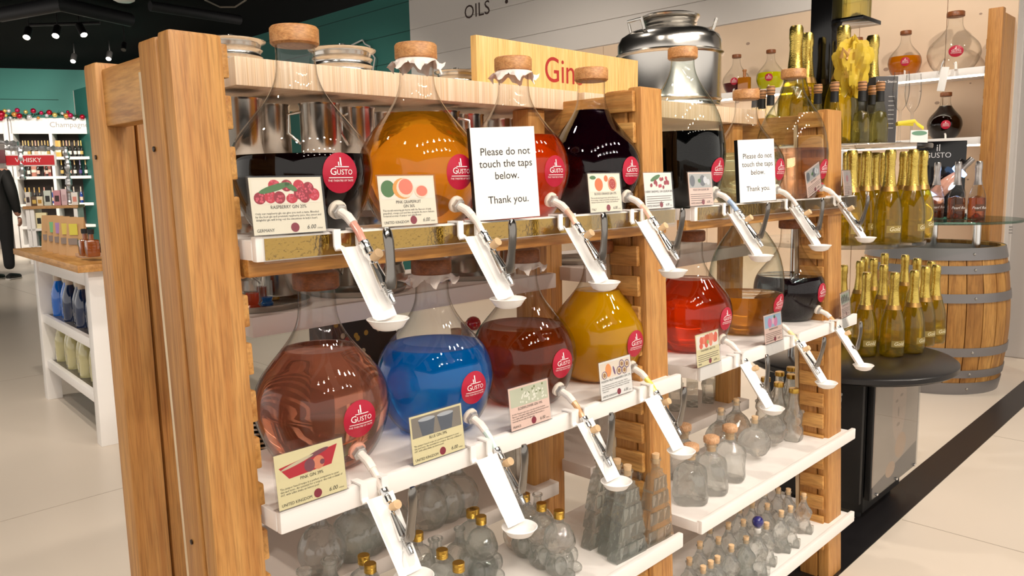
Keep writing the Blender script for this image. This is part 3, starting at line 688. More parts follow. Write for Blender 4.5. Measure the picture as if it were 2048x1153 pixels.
        bg('#d8c8c4'); a, b = M_('dr', '#d65a70'), M_('dr2', '#b8b4b4'); put_(.5, .35, .45, a, .8); put_(.5, .8, .3, b, .6, -.0002)
    else:
        bg('#c9d6c0'); a, b = M_('bb', '#343430'), M_('lf2', '#6c8a58')
        for i in range(9): put_(.12 + .76 * (i % 5) / 4, .3 + .25 * (i // 5), .2, a, 1, -.0002 - i * 1e-5)
        for i in range(6): put_(rnd.uniform(.1, .9), .75, .14, b)
    return mb, mats
def card(x, y, z, kind, paper, title, body, origin, label, W=0.104, H=0.074, rz=0.0, tilt=0.10, roll=0.0, deep=0.0, price='6.00', real=True):
    root = empty('price_card', (x, y, z), rz); root.rotation_euler = (-tilt, roll, rz); tag(root, label, 'price card', 'price cards in clear holders on the shelf lips')
    hb = MB().box((-0.002, -0.0012, -deep), (W + 0.002, -0.0002, H + 0.002)).box((-0.002, 0.0024, 0), (W + 0.002, 0.0034, H + 0.002)).box((-0.002, -0.0012, 0), (W + 0.002, 0.014, 0.0012))
    obj('clear_holder', hb, ACRYL, root, smooth=0)
    obj('paper', MB().box((0, 0.0008, 0.001), (W, 0.0014, H)), paper, root, smooth=0)
    pm, ms = picture(kind, W, H); o = obj('printed_picture', pm, ms, root, smooth=0); o.location = (0, 0.0006, 0)
    mb = MB(); yy = 0.0005
    flat_text(mb, title, 0.0062, W / 2, H * 0.455, yy, sx=0.92)
    if real: flat_text(mb, body, 0.0040, 0.004, H * 0.36, yy, align='LEFT', width=W - 0.006, space=1.0, res=1, sx=0.98)
    flat_text(mb, origin, 0.0058, 0.004, 0.0045, yy, align='LEFT', res=2, sx=0.9)
    flat_text(mb, price, 0.0078, W - 0.022, 0.0055, yy, align='CENTER', shear=0.25)
    flat_text(mb, '/100ml', 0.003, W - 0.005, 0.005, yy, align='RIGHT', res=1)
    obj('printed_text', mb, INK, root, smooth=0)
    if not real:
        mb = MB()
        for k in range(4): mb.box((0.005, yy, H * 0.34 - 0.0045 * k), (W - 0.005 - (0.03 if k == 3 else 0.004 * (k % 2)), yy + 1e-4, H * 0.34 + 0.0012 - 0.0045 * k))
        obj('printed_lines', mb, INKG, root, smooth=0)
    mb = MB(); blob(mb, W * 0.56, 0.0085, 0.0062, 0.0062, 0, y=yy + 1e-4); obj('printed_seal', mb, mat('seal_red', '#8c2438', 0.6), root, smooth=0)
    return root
PG = 'The juniper based recipe is a perfect companion to your Gin and tonic. An essential for a vesper, the real cocktail of 007, with Lillet shake an lemon peel.'
def cx_(px, py, yf): return P(px, py, Y=yf).x
ZL1, ZL2 = Z1 + 0.010, Z2 + 0.010
card(0.472, YF1 - 0.004, ZL1, 'raspberry', PAPER, 'RASPBERRY GIN 20%', "Only our raspberry gin can give you such a taste. Blended by the best gin and premium raspberry juice, this sweet and delightful gin will bring out the sweetness in lady's heart.", 'GERMANY', 'price card with raspberries on it in front of the near-black gin flask')
card(cx_(762, 456, YF1), YF1 - 0.004, ZL1, 'grapefruit', PAPER, 'PINK GRAPEFRUIT\nGIN 36%', '\nThis mouth-watering gin bursts with the flavours of pink grapefruit, orange peel and lime alongside the more delicate botanical aromas of juniper and elderflower', 'UNITED KINGDOM', 'price card with pink grapefruit halves on it before the golden flask')
card(cx_(1179, 424, YF1), YF1 - 0.004, ZL1, 'bloodorange', PAPER, 'BLOOD ORANGE GIN 37%', 'This mouth-watering gin bursts with the flavours of blood orange, orange peel and lime alongside the more delicate botanical aromas of juniper and elderflower', 'ITALY', 'price card with blood oranges on it beside the deep purple flask', W=0.098, deep=0.03)
card(cx_(1288, 414, YF1), YF1 - 0.006, ZL1, 'cherry', PAPERW, 'CHERRY BAKEWELL GIN LIQUEUR 20%', '', 'UNITED KINGDOM', 'price card with red cherries on it over the middle rack post', W=0.10, deep=0.04, real=False)
card(cx_(1378, 408, YF1), YF1 - 0.004, ZL1, 'violet', PAPERP, 'VIOLET GIN LIQUEUR 20%', '', 'UNITED KINGDOM', 'pink price card with grey flowers on it before the black gin flask', W=0.098, real=False)
card(cx_(1612, 402, YF1), YF1 - 0.006, ZL1, 'violet', PAPERP, 'GIN LIQUEUR', '', 'UNITED KINGDOM', 'tilted pink price card leaning beside the smaller notice', W=0.09, real=False, roll=-0.32, tilt=0.0)
card(cx_(1688, 386, YF1) - 0.005, YF1 - 0.004, ZL1, 'drinkbox', PAPERP, 'GIN 37%', '', 'UNITED KINGDOM', 'pink price card with a red drink on it at the upper shelf end', W=0.095, real=False, deep=0.045, rz=0.15)
card(0.472, YF2 - 0.004, ZL2, 'pinkgin', PAPERY, 'PINK GIN 39%', PG, 'UNITED KINGDOM', 'yellowed price card with a red cocktail on it before the salmon pink flask')
card(cx_(825, 930, YF2), YF2 - 0.004, ZL2, 'bluegin', PAPERY, 'BLUE GIN 39%', PG, 'UNITED KINGDOM', 'yellowed price card with two grey tumblers on it before the blue flask')
card(cx_(1021, 859, YF2), YF2 - 0.004, ZL2, 'elder', PAPERP, 'ELDERFLOWER GIN 19%', 'A 1935 French recipe uses your gin and the freshest flavours of the plant. High quality gin and fresh lemon and rose, with vanilla based Elderflower flavour gives a heavenly flavour with the light mix.', 'FRANCE', 'pink price card with white elderflower on it before the brown flask', W=0.10)
card(cx_(1201, 795, YF2), YF2 - 0.004, ZL2, 'passion', PAPERW, 'PASSION FRUIT HABANERO GIN 37%', 'Tropical fruity sweetness with a spicy kick. Only the ripest Passion fruits are used to make this exotic passion fruit and Habanero liqueur. Fiery feeling to match with orange juice.', 'UNITED KINGDOM', 'price card with cut passion fruit on it before the yellow flask', W=0.10)
card(cx_(1393, 729, YF2), YF2 - 0.004, ZL2, 'strawberry', PAPERY, 'STRAWBERRY GIN 37.5%', '', 'SPAIN', 'price card with strawberries on it before the red flask', W=0.098, real=False, deep=0.03)
card(cx_(1529, 682, YF2), YF2 - 0.004, ZL2, 'rhubarb', PAPERP, 'RHUBARB GIN 20%', '', 'UNITED KINGDOM', 'pink price card with pink rhubarb on it before the amber flask', W=0.095, real=False, deep=0.03)
card(cx_(1683, 632, YF2) - 0.005, YF2 - 0.004, ZL2, 'blackberry', PAPERP, 'BLACKBERRY GIN 20%', '', 'FRANCE', 'pink price card with blackberries on it at the lower shelf end', W=0.095, real=False, deep=0.03, rz=0.12)
def notice(px, py, label, W=0.115, H=0.149, rz=-0.36):
    p = P(px, py, Y=YF1 + 0.004); root = empty('do_not_touch_notice', (p.x, p.y, Z1 + 0.0095), rz); root.rotation_euler = (-0.05, -0.035, rz); tag(root, label, 'notice', 'do-not-touch notices')
    obj('board', MB().box((0, 0.0006, 0), (W, 0.012, H)), BLACK, root, smooth=0)
    obj('paper', MB().box((0.0005, -0.0006, 0.0003), (W, 0.0004, H)), PAPERW, root, smooth=0)
    mb = MB()
    for k, t in enumerate(('Please do not', 'touch the taps', 'below.')):
        if t: flat_text(mb, t, 0.0172, W * 0.52, H * 0.70 - 0.0195 * k, -0.0009, sx=0.95, res=4)
    obj('printed_text', mb, INK, root, smooth=0); mb = MB(); flat_text(mb, 'Thank you.', 0.0172, W * 0.52, H * 0.70 - 0.078, -0.0009, sx=0.95, res=4); obj('printed_thanks', mb, INK, root, smooth=0); return root
notice(953, 445, 'white do-not-touch notice standing before the red-orange flask')
notice(1480, 402, 'white do-not-touch notice standing before the colourless flask', W=0.112)

# ------------------------------------------------------------------ small empty bottles on the lower shelves
def lump(t, z, a=0.10, k=3, q=70, ph=0.0): return 1 + a * math.sin(k * t + q * z + ph) + 0.5 * a * math.sin((k + 2) * t - q * 1.7 * z + ph)
def cork_at(root, z, r=0.0085, h=0.022, m=None):
    return obj('cork', MB().lathe([(r * 0.82, z - 0.008), (r * 0.86, z), (r, z + h - 0.012), (r * 1.04, z + h - 0.008), (r * 0.98, z + h - 0.0075)], 16), m or CORK, root)
def gold_cap(root, z, r=0.0125, h=0.016):
    pr = [(r * 0.92, z)]
    for k in range(4): pr += [(r, z + 0.001 + k * h * 0.16), (r * 0.96, z + 0.0018 + k * h * 0.16)]
    pr += [(r, z + h * 0.72), (r, z + h - 0.001), (r * 0.93, z + h)]
    return obj('gold_screw_cap', MB().lathe(pr, 20), GOLDC, root)
def figure_bottle():
    root = empty('figure_bottle'); dp = densify([(1e-5, 0.003), (0.026, 0.0), (0.034, 0.008), (0.036, 0.028), (0.030, 0.046), (0.024, 0.056), (0.033, 0.070), (0.038, 0.088), (0.034, 0.106), (0.022, 0.119), (0.0115, 0.126), (0.0105, 0.132), (0.0105, 0.142)], 3)
    mb = MB().lathe(dp, 28, fn=lambda t, z: lump(t, z, 0.09 if z < 0.115 else 0.0, 2, 60), close=False)
    b = obj('glass_body', mb, THICK, root, smooth=70)
    for sx in (-1, 1): obj('limb', MB().sphere((sx * 0.031, -0.018, 0.036), 0.015, 12, 8, sc=(1, 1, 1.5)), THICK, root, smooth=70); obj('foot', MB().sphere((sx * 0.019, -0.030, 0.014), 0.015, 12, 8, sc=(1, 1.3, 0.9)), THICK, root, smooth=70)
    gold_cap(root, 0.137, 0.0128, 0.019); return root
def tree_bottle():
    root = empty('tree_bottle'); half = []
    tiers = [(0.0, 0.052, 0.042), (0.042, 0.045, 0.036), (0.082, 0.037, 0.028), (0.118, 0.028, 0.016)]
    for z, a, b in tiers: half += [(a - 0.004, z), (a, z + 0.005), (b, z + 0.036), (b - 0.006, z + 0.041)]
    half += [(0.010, 0.162), (0.0095, 0.168)]
    poly = half + [(-x, z) for x, z in reversed(half)]
    mb = MB().prism(poly, -0.0125, 0.0125)
    obj('glass_body', mb, THICKG, root, smooth=0)
    for z, a, b in tiers:
        for q in (-1, 0, 1):
            w_ = a * 0.52
            obj('branch_panel', MB().bbox((q * w_ - w_ * 0.44, -0.0155, z + 0.006), (q * w_ + w_ * 0.44, -0.0118, z + 0.034), 0.002), THICKG, root)
    obj('neck', MB().lathe([(0.0095, 0.166), (0.0095, 0.186), (0.0125, 0.187), (0.0125, 0.191), (0.009, 0.1915)], 18, close=False), THICKG, root)
    cork_at(root, 0.187, 0.0085, 0.022); return root
def dome_bottle():
    root = empty('dome_bottle'); pr = densify([(1e-5, 0.004), (0.03, 0.0), (0.040, 0.006), (0.041, 0.035), (0.040, 0.062), (0.034, 0.084), (0.022, 0.097), (0.0135, 0.103), (0.0125, 0.108), (0.0125, 0.120), (0.0165, 0.121), (0.0165, 0.126), (0.0125, 0.127)], 2)
    sq = lambda t, z: (1 + 0.14 * abs(math.sin(2 * t)) ** 2 if z < 0.09 else 1) * (lump(t, z, 0.06, 3, 50) if z < 0.09 else 1)
    obj('glass_body', MB().lathe(pr, 32, fn=sq, close=False), THICK, root, smooth=70)
    obj('stopper_plug', MB().lathe([(0.010, 0.108), (0.0115, 0.130)], 16), CORK, root)
    obj('wooden_stopper', MB().lathe([(0.014, 0.128), (0.0195, 0.131), (0.0205, 0.137), (0.0195, 0.145), (0.014, 0.148), (1e-5, 0.1485)], 24), CAPL, root, smooth=60)
    return root
def skull_bottle():
    root = empty('skull_bottle'); mb = MB(); v = []; f = []; n, m = 28, 18
    for k in range(m + 1):
        ph = PI * k / m
        for i in range(n):
            t = 2 * PI * i / n; x, y, z = math.sin(ph) * math.cos(t), math.sin(ph) * math.sin(t), -math.cos(ph)
            r = 0.043
            if z < -0.1: r *= 1 - 0.22 * (-z - 0.1) * (1 if y < 0.2 else 1.6)
            for ex in (-0.38, 0.38):
                dd = (x - ex) ** 2 + (z + 0.02) ** 2
                if y < 0: r *= 1 - 0.22 * math.exp(-dd / 0.035)
            if y < 0: r *= 1 - 0.12 * math.exp(-((x / 0.13) ** 2 + ((z + 0.38) / 0.12) ** 2)); r *= 1 + 0.08 * math.exp(-((z + 0.72) / 0.16) ** 2) + 0.02 * math.sin(16 * t) * math.exp(-((z + 0.68) / 0.12) ** 2)
            v.append((x * r * 0.92, y * r * 1.08, max(0.0, 0.048 + z * r * 1.08)))
    for k in range(m):
        for i in range(n): j = (i + 1) % n; f.append((k * n + i, k * n + j, k * n + n + j, k * n + n + i))
    mb.add(v, f); obj('glass_body', mb, THICK, root, smooth=70)
    obj('neck', MB().lathe([(0.0125, 0.088), (0.0105, 0.096), (0.0105, 0.112), (0.013, 0.113), (0.013, 0.117), (0.0095, 0.1175)], 18, close=False), THICK, root)
    cork_at(root, 0.114, 0.0088, 0.020); return root
def carafe_bottle():
    root = empty('carafe_bottle'); pr = densify([(1e-5, 0.004), (0.022, 0.0), (0.028, 0.006), (0.029, 0.03), (0.026, 0.05), (0.029, 0.062), (0.027, 0.08), (0.020, 0.098), (0.014, 0.125), (0.0125, 0.148), (0.0125, 0.152)], 3)
    obj('glass_body', MB().lathe(pr, 28, fn=lambda t, z: lump(t, z, 0.07, 4, 90) if z < 0.095 else 1 + 0.02 * math.cos(8 * t), close=False), THICK, root, smooth=70)
    for k in range(7):
        a = 2 * PI * k / 7; obj('grape_boss', MB().sphere((0.026 * math.cos(a), 0.026 * math.sin(a), 0.083 + 0.008 * (k % 2)), 0.0062, 10, 6), THICK, root, smooth=70)
    obj('gold_lid', MB().lathe([(0.0142, 0.147), (0.0152, 0.148), (0.0152, 0.158), (0.0142, 0.161), (1e-5, 0.1615)], 22), GOLDC, root); return root
def knot_bottle(seed=0, stopper='cork'):
    root = empty('sculpted_bottle'); pr = densify([(1e-5, 0.003), (0.022, 0.0), (0.028, 0.008), (0.027, 0.03), (0.021, 0.045), (0.026, 0.062), (0.023, 0.082), (0.014, 0.100), (0.0095, 0.112), (0.009, 0.124), (0.0115, 0.125), (0.0115, 0.129), (0.0085, 0.1295)], 3)
    obj('glass_body', MB().lathe(pr, 26, fn=lambda t, z: lump(t, z, 0.14 if z < 0.1 else 0.0, 3, 75, seed), close=False), THICK, root, smooth=70)
    obj('foot_block', MB().bbox((-0.016, -0.034, 0.0), (0.016, -0.012, 0.026), 0.004), THICK, root)
    if stopper == 'cork': cork_at(root, 0.126, 0.0085, 0.021)
    else:
        obj('stopper_plug', MB().lathe([(0.0078, 0.12), (0.0092, 0.134)], 14), WPLAS, root)
        obj('ball_stopper', MB().sphere((0, 0, 0.150), 0.0155, 20, 14, sc=(1, 1, 1.02)), mat('cobalt_glass', '#10106c', 0.05, coat=1.0), root, smooth=80)
    return root
def star_bottle():
    root = empty('star_bottle'); poly = []
    for k in range(10):
        a = PI / 2 + k * PI / 5; r = 0.062 if k % 2 == 0 else 0.036
        poly.append((r * math.cos(a), 0.05 + r * math.sin(a)))
    zmin = min(z for _, z in poly); poly = [(x, z - zmin) for x, z in poly]
    obj('glass_body', MB().prism(poly, -0.018, 0.018), THICKG, root, smooth=0)
    obj('neck', MB().lathe([(0.010, 0.105), (0.010, 0.128), (0.0125, 0.129), (0.0125, 0.133)], 16, close=False), THICKG, root); return root
def square_bottle(h=0.155, w=0.026):
    root = empty('square_bottle'); pr = densify([(1e-5, 0.003), (w * 0.9, 0.0), (w, 0.006), (w, h * 0.55), (w * 0.93, h * 0.62), (w * 0.55, h * 0.74), (0.0105, h * 0.82), (0.0105, h * 0.94), (0.013, h * 0.945), (0.013, h * 0.985), (0.010, h * 0.99)], 2)
    def sqf(t, z):
        if z > h * 0.72: return 1
        c, s_ = abs(math.cos(t)), abs(math.sin(t)); return min(1.0 / max(c, s_), 1.28)
    obj('glass_body', MB().lathe(pr, 32, fn=sqf, close=False), THICK, root, smooth=50); return root
def onion_bottle(cork=True):
    root = empty('round_bottle'); pr = densify([(1e-5, 0.003), (0.026, 0.0), (0.037, 0.010), (0.045, 0.032), (0.043, 0.055), (0.032, 0.075), (0.018, 0.088), (0.0115, 0.098), (0.0105, 0.120), (0.0135, 0.121), (0.0135, 0.125), (0.010, 0.1255)], 3)
    obj('glass_body', MB().lathe(pr, 28, close=False), THICK, root, smooth=70)
    if cork: cork_at(root, 0.120, 0.0085, 0.020)
    return root
def place(proto, pts, zs, h, label, cat, group, rz=None, pert=0.0, sc=None, ymin=0.945):
    for k, (px, py) in enumerate(pts):
        q = P(px, py, Z=zs + h * (sc or 1))
        if zs < 0.5: q.y = min(max(q.y, ymin), 1.13)
        elif zs < 0.6: q.y = max(q.y, 1.235)
        a = (rz if rz is not None else random.uniform(-0.6, 0.6)) + random.uniform(-pert, pert)
        proto.get((q.x, q.y, zs + 0.0005), a, label, cat, group, sc)
place(Proto(figure_bottle()), [(546, 1136), (707, 1100), (740, 1128), (828, 1062), (884, 1100), (917, 1126), (905, 1000), (935, 1017), (962, 1033), (1050, 988), (1083, 1007), (1118, 1022)],
      Z3, 0.156, 'clear figure-shaped glass bottle with a gold screw cap', 'bottle', 'gold-capped figure bottles on the shelf below the pink gin', 0.5, 0.5, 0.86)
place(Proto(onion_bottle(True)), [(1005, 935), (985, 950), (960, 965), (850, 985), (800, 1000), (770, 1010), (720, 960), (640, 1000)], 0.532, 0.14, 'big-bellied clear glass bottle on the back shelf behind the figure bottles', 'bottle', 'corked round bottles behind the figure bottles', sc=1.0)
place(Proto(tree_bottle()), [(1254, 884), (1281, 893), (1311, 901), (1255, 924), (1234, 912), (1200, 903), (1226, 876)],
      Z3, 0.209, 'flat tree-shaped clear glass bottle with a cork', 'bottle', 'corked tree bottles beside the rack post', -0.05, 0.02, ymin=0.914)
place(Proto(square_bottle()), [(560, 1062), (592, 1085), (540, 1100)], Z3, 0.15, 'square clear glass bottle without a stopper behind the slanted outer rack post', 'bottle', 'square bottles behind the slanted post', 0.2)
place(Proto(onion_bottle(False)), [(668, 985), (716, 1002), (700, 960), (830, 925), (870, 915)], Z3, 0.125, 'round squat clear glass bottle without a stopper below the pink gin shelf', 'bottle', 'open round bottles under the pink gin shelf', sc=0.85)
place(Proto(dome_bottle()), [(1368, 848), (1382, 888), (1423, 872), (1460, 850)], Z3, 0.148, 'chunky clear glass bottle with a wide turned wooden stopper', 'bottle', 'wooden-stoppered bottles by the middle post', 0.3, 0.2)
place(Proto(skull_bottle()), [(1510, 828), (1544, 806)], Z3, 0.134, 'clear glass skull bottle with a pale cork', 'bottle', 'skull bottles on the shelf', 0.5, 0.1)
place(Proto(onion_bottle(True)), [(1442, 812), (1473, 793)], Z3, 0.140, 'round clear glass bottle with a pale cork behind the wooden-stoppered bottles', 'bottle', 'corked round bottles')
place(Proto(carafe_bottle()), [(1513, 753), (1543, 742), (1561, 732), (1585, 722), (1583, 750), (1558, 766), (1608, 738), (1588, 778), (1624, 762), (1650, 749), (1666, 742)],
      Z3, 0.160, 'small clear carafe bottle with a gold lid and moulded grapes', 'bottle', 'gold-lidded carafe bottles at the rack end')
KB = Proto(knot_bottle(0.0))
place(KB, [(1379, 1112), (1407, 1128), (1437, 1071), (1463, 1086), (1487, 1036), (1535, 1004), (1563, 1018), (1577, 974), (1608, 984), (1457, 1042), (1557, 972), (1505, 1000), (1420, 1050), (1400, 1080), (1530, 975), (1480, 1010), (1440, 1110), (1495, 1070), (1545, 1045), (1585, 1010), (1470, 1135), (1525, 1080)],
      Z4, 0.147, 'small sculpted clear glass bottle with a cork on the bottom shelf', 'bottle', 'corked sculpted bottles on the bottom shelf', 0.4, 0.3, 0.86)
q = P(1516, 1034, Z=Z4 + 0.165); kb = knot_bottle(1.4, 'ball'); put(kb, (q.x, q.y, Z4 + 0.0005), 0.4); tag(kb, 'small clear glass bottle with a cobalt blue ball stopper', 'bottle')
# bottles on the back-side shelves seen through the rack
place(Proto(star_bottle()), [(1352, 735), (1385, 728), (1420, 722), (1452, 712)], 0.532, 0.133, 'green-tinged star-shaped glass bottle on the back shelf', 'bottle', 'star bottles on the back shelf', 0.6, 0.3)
SQ2 = Proto(square_bottle(0.17, 0.024))
for (px, py) in ((1222, 828), (1020, 905), (1043, 897)):
    q = P(px, py, Y=1.26); SQ2.get((q.x, q.y + 0.02, 0.5325), 0.3, 'tall square ribbed glass bottle on the back shelf', 'bottle', 'square bottles on the back shelf')

# ------------------------------------------------------------------ steel ware on the back side of the rack
def canister_top(r=0.075, h=0.085):
    root = empty('steel_canister'); pr = [(r * 0.86, 0), (r * 0.92, 0.006), (r * 0.86, 0.014)]
    for k in range(3): z = 0.02 + k * h * 0.2; pr += [(r * 0.90, z), (r * 0.97, z + 0.006), (r * 0.90, z + 0.012)]
    pr += [(r * 0.92, h * 0.86), (r * 1.06, h * 0.92), (r * 1.08, h * 0.96), (r, h * 0.985), (r * 0.6, h), (1e-5, h)]
    obj('body', MB().lathe(pr, 36), STEEL, root, smooth=45)
    obj('lid_knob', MB().lathe([(0.008, h), (0.012, h + 0.006), (0.009, h + 0.012), (1e-5, h + 0.013)], 14), STEEL, root); return root
CT = Proto(canister_top())
for (px, py, sc_, lb) in ((462, 80, 1.0, 'ribbed steel canister on the top board beside the slanted post'), (684, 102, 1.05, 'ribbed steel canister on the top board behind the raspberry flask'), (912, 140, 0.95, 'ribbed steel canister on the top board beside the Gins sign')):
    q = P(px, py, Y=1.42); CT.get((q.x, 1.42, 1.4565), 0, lb, 'canister', 'steel canisters on the top board', sc_ * (q.z - 1.4565) / 0.085)
for px, lb in ((498, 'ribbed steel canister on the back shelf beside the raspberry flask'), (742, 'ribbed steel canister on the back shelf between the raspberry and golden flasks'), (935, 'ribbed steel canister on the back shelf behind the do-not-touch notice')):
    q = P(px, 440, Y=1.47); CT.get((q.x, 1.47, 1.0365), 0, lb, 'canister', 'steel canisters on the back shelf', 1.0).scale = (1.05, 1.05, 2.4)
def mug(h=0.095, r=0.036):
    root = empty('steel_cup'); obj('body', MB().lathe([(r * 0.92, 0), (r, 0.004), (r, h - 0.004), (r * 1.05, h), (r * 0.97, h), (r * 0.96, 0.004)], 30, close=False), STEEL, root, smooth=40)
    obj('handle', MB().tube([(r * 0.98, 0, h * 0.85), (r * 1.55, 0, h * 0.8), (r * 1.6, 0, h * 0.45), (r * 1.0, 0, h * 0.25)], 0.0032, 8), STEEL, root); return root
MG = Proto(mug())
for k, (px, y) in enumerate(((480, 1.27), (540, 1.34), (640, 1.27), (712, 1.30), (770, 1.36), (885, 1.27), (935, 1.30), (1005, 1.35))):
    q = P(px, 240, Y=y); MG.get((q.x, y, 1.3025), 0.6 + k, 'polished steel cup on the back shelf under the top board', 'cup', 'steel cups under the top board')
for k, (px, y) in enumerate(((560, 1.34), (700, 1.36), (745, 1.30), (925, 1.33), (980, 1.37))):
    q = P(px, 540, Y=y); MG.get((q.x, y, 1.0475), 2.6 + k, 'polished steel cup on the back shelf above the blue flask', 'cup', 'steel cups on the middle back shelf')
def tray_round(r=0.10):
    return obj('steel_tray', MB().lathe([(1e-5, 0), (r * 0.93, 0), (r * 0.99, 0.008), (r, 0.011), (r * 0.985, 0.011), (r * 0.92, 0.002), (1e-5, 0.002)], 40), STEELB, smooth=50)
TR = Proto(tray_round())
for px, y, z, lb in ((505, 1.315, 1.0365, 'round steel tray of coloured sample glasses'), (715, 1.32, 1.0365, 'round steel tray behind the salmon pink flask'), (940, 1.32, 1.0365, 'round steel tray behind the blue flask stopper'), (1160, 1.32, 1.0365, 'round steel tray beside the middle post')):
    q = P(px, 585, Y=y); TR.get((q.x, y, z), 0, lb, 'tray', 'round steel trays on the back shelf')
def sample(col, h, r, kind):
    root = empty('sample_glass'); obj('glass', MB().lathe([(1e-5, 0.0), (r, 0.0), (r * 1.1, h * 0.12), (r * 0.78, h * 0.2), (r * 0.95, h * 0.3), (r, h), (r * 0.93, h)], 20, close=False), GLASS, root, smooth=50)
    obj('contents', MB().lathe([(1e-5, 0.001), (r * 0.9, 0.001), (r * 1.0, h * 0.12), (r * 0.7, h * 0.2), (r * 0.86, h * 0.32), (r * 0.88, h * kind), (1e-5, h * kind)], 20, close=False), col, root, smooth=50); return root
q = P(493, 585, Y=1.27)
for dx, dy, nm, c, h, r, k in ((0.0, -0.02, 'orange', liquid('smp_orange', '#e87850', 0.3, 0.5, '#e06a40'), 0.05, 0.013, 0.6), (0.04, 0.005, 'blue', liquid('smp_blue', '#4a9ad8', 0.3, 0.5, '#3c8ad0'), 0.045, 0.011, 0.35), (0.052, 0.045, 'brown', liquid('smp_brown', '#b05830', 0.3, 0.5, '#a04a24'), 0.06, 0.010, 0.5), (0.085, 0.065, 'yellow', liquid('smp_yellow', '#e8b020', 0.3, 0.6, '#e0a814'), 0.09, 0.012, 0.9)):
    o = sample(c, h, r, k); put(o, (q.x + dx, q.y + dy, 1.040)); tag(o, 'small sample glass of %s liquid on the round steel tray' % nm, 'glass', 'sample glasses on the steel tray')
def lid_stack(r=0.085, n=6):
    root = empty('steel_lid_stack')
    for k in range(n): obj('lid', MB().lathe([(1e-5, k * 0.0085), (r * 0.9, k * 0.0085), (r, k * 0.0085 + 0.003), (r, k * 0.0085 + 0.0065), (r * 0.9, k * 0.0085 + 0.0075), (1e-5, k * 0.0085 + 0.0078)], 36), STEEL, root, smooth=40)
    obj('handle', MB().tube([(-0.03, -0.02, n * 0.0085), (-0.03, -0.02, n * 0.0085 + 0.018), (0.03, 0.02, n * 0.0085 + 0.02), (0.03, 0.02, n * 0.0085)], 0.004, 8), STEEL, root); return root
LS = Proto(lid_stack(0.085, 9))
for px, py, lb in ((520, 745, 'pile of round steel lids showing past the slanted post'), (735, 690, 'pile of round steel lids with a handle behind the pink flask')):
    q = P(px, py, Y=1.32); LS.get((q.x, 1.32, 0.7725), 0.3, lb, 'lids', 'steel lids on the back shelf')
bx_ = empty('gift_box', (P(690, 620, Y=1.44).x + 0.02, 1.44, 0.7725), 0.1); tag(bx_, 'dark printed gift box behind the salmon pink flask', 'box')
obj('carton', MB().bbox((-0.09, -0.04, 0), (0.09, 0.04, 0.22), 0.003), mat('carton_dark', '#2c2420', 0.5, var=0.3, vscale=30), bx_)
for k in range(12): mb = MB(); blob(mb, random.uniform(-.08, .08), random.uniform(.1, .21), .006, .006, 0, y=-0.0405); obj('printed_spot', mb, mat('spot%d' % (k % 3), ('#b8903c', '#a83a3c', '#d8c8a8')[k % 3], 0.6), bx_, smooth=0)
def tube_bottle(stop='cork', fill=None):
    root = empty('tube_bottle'); obj('glass_body', MB().lathe([(1e-5, 0), (0.016, 0.0), (0.017, 0.004), (0.0165, 0.07), (0.011, 0.085), (0.011, 0.098), (0.0135, 0.099), (0.0135, 0.103), (0.010, 0.1035)], 20, close=False), THICK, root, smooth=50)
    if stop == 'cork': cork_at(root, 0.1, 0.0092, 0.02)
    else: obj('red_stopper', MB().sphere((0, 0, 0.112), 0.014, 14, 8, sc=(1, 1, 0.8)), mat('red_glass', '#b01424', 0.15, coat=1.0), root)
    if fill: obj('contents', MB().lathe([(1e-5, 0.002), (0.0145, 0.002), (0.0145, 0.066), (1e-5, 0.068)], 16), fill, root)
    return root
for k, (px, py, st, fl_, lb) in enumerate(((910, 590, 'cork', None, 'slim clear bottle with a cork between the blue and brown flasks'), (945, 582, 'red', None, 'slim clear bottle with a red glass stopper between the flasks'), (930, 586, 'cork', mat('dark_fill', '#15100e', 0.5), 'slim dark-filled bottle between the blue and brown flasks'))):
    q = P(px, py, Y=1.26 + 0.02 * k); o = tube_bottle(st, fl_); put(o, (q.x, q.y, 0.7725)); o.scale = (1.25, 1.25, 1.45); tag(o, lb, 'bottle')
# Gins sign board on the top board
gs = empty('gins_sign', (1.17, 1.25, 1.4565)); tag(gs, 'pine board sign reading Gins in dark red letters', 'sign')
obj('board', MB().bbox((0.0, 0, 0), (0.585, 0.018, 0.104), 0.0015), PINEY, gs)
mb = MB(); flat_text(mb, 'Gins', 0.082, 0.285, 0.024, -0.0006, sx=0.95, res=6); obj('lettering', mb, RED2, gs, smooth=0)
# big steel fusti on the second top board
fu = empty('steel_fusti', (2.085, 1.37, 1.4565)); tag(fu, 'big polished steel canister with banded drum and clamped lid', 'canister')
r_ = 0.158
obj('drum', MB().lathe([(r_ * 0.95, 0), (r_, 0.006), (r_ * 0.97, 0.014), (r_ * 0.97, 0.02), (r_, 0.026), (r_ * 0.98, 0.034), (r_ * 0.98, 0.155), (r_ * 1.025, 0.159), (r_ * 1.03, 0.163), (r_ * 0.985, 0.168), (r_ * 0.985, 0.196), (r_ * 0.93, 0.214), (r_ * 0.78, 0.229), (r_ * 0.6, 0.236), (r_ * 0.5, 0.238)], 56), STEEL, fu, smooth=50)
obj('neck', MB().lathe([(r_ * 0.5, 0.236), (r_ * 0.52, 0.242), (r_ * 0.47, 0.247), (r_ * 0.52, 0.252), (r_ * 0.47, 0.257), (r_ * 0.53, 0.262), (r_ * 0.49, 0.266)], 40), STEEL, fu, smooth=40)
obj('lid', MB().lathe([(r_ * 0.5, 0.266), (r_ * 0.56, 0.27), (r_ * 0.57, 0.275), (r_ * 0.5, 0.28), (1e-5, 0.281)], 40), STEEL, fu, smooth=40)
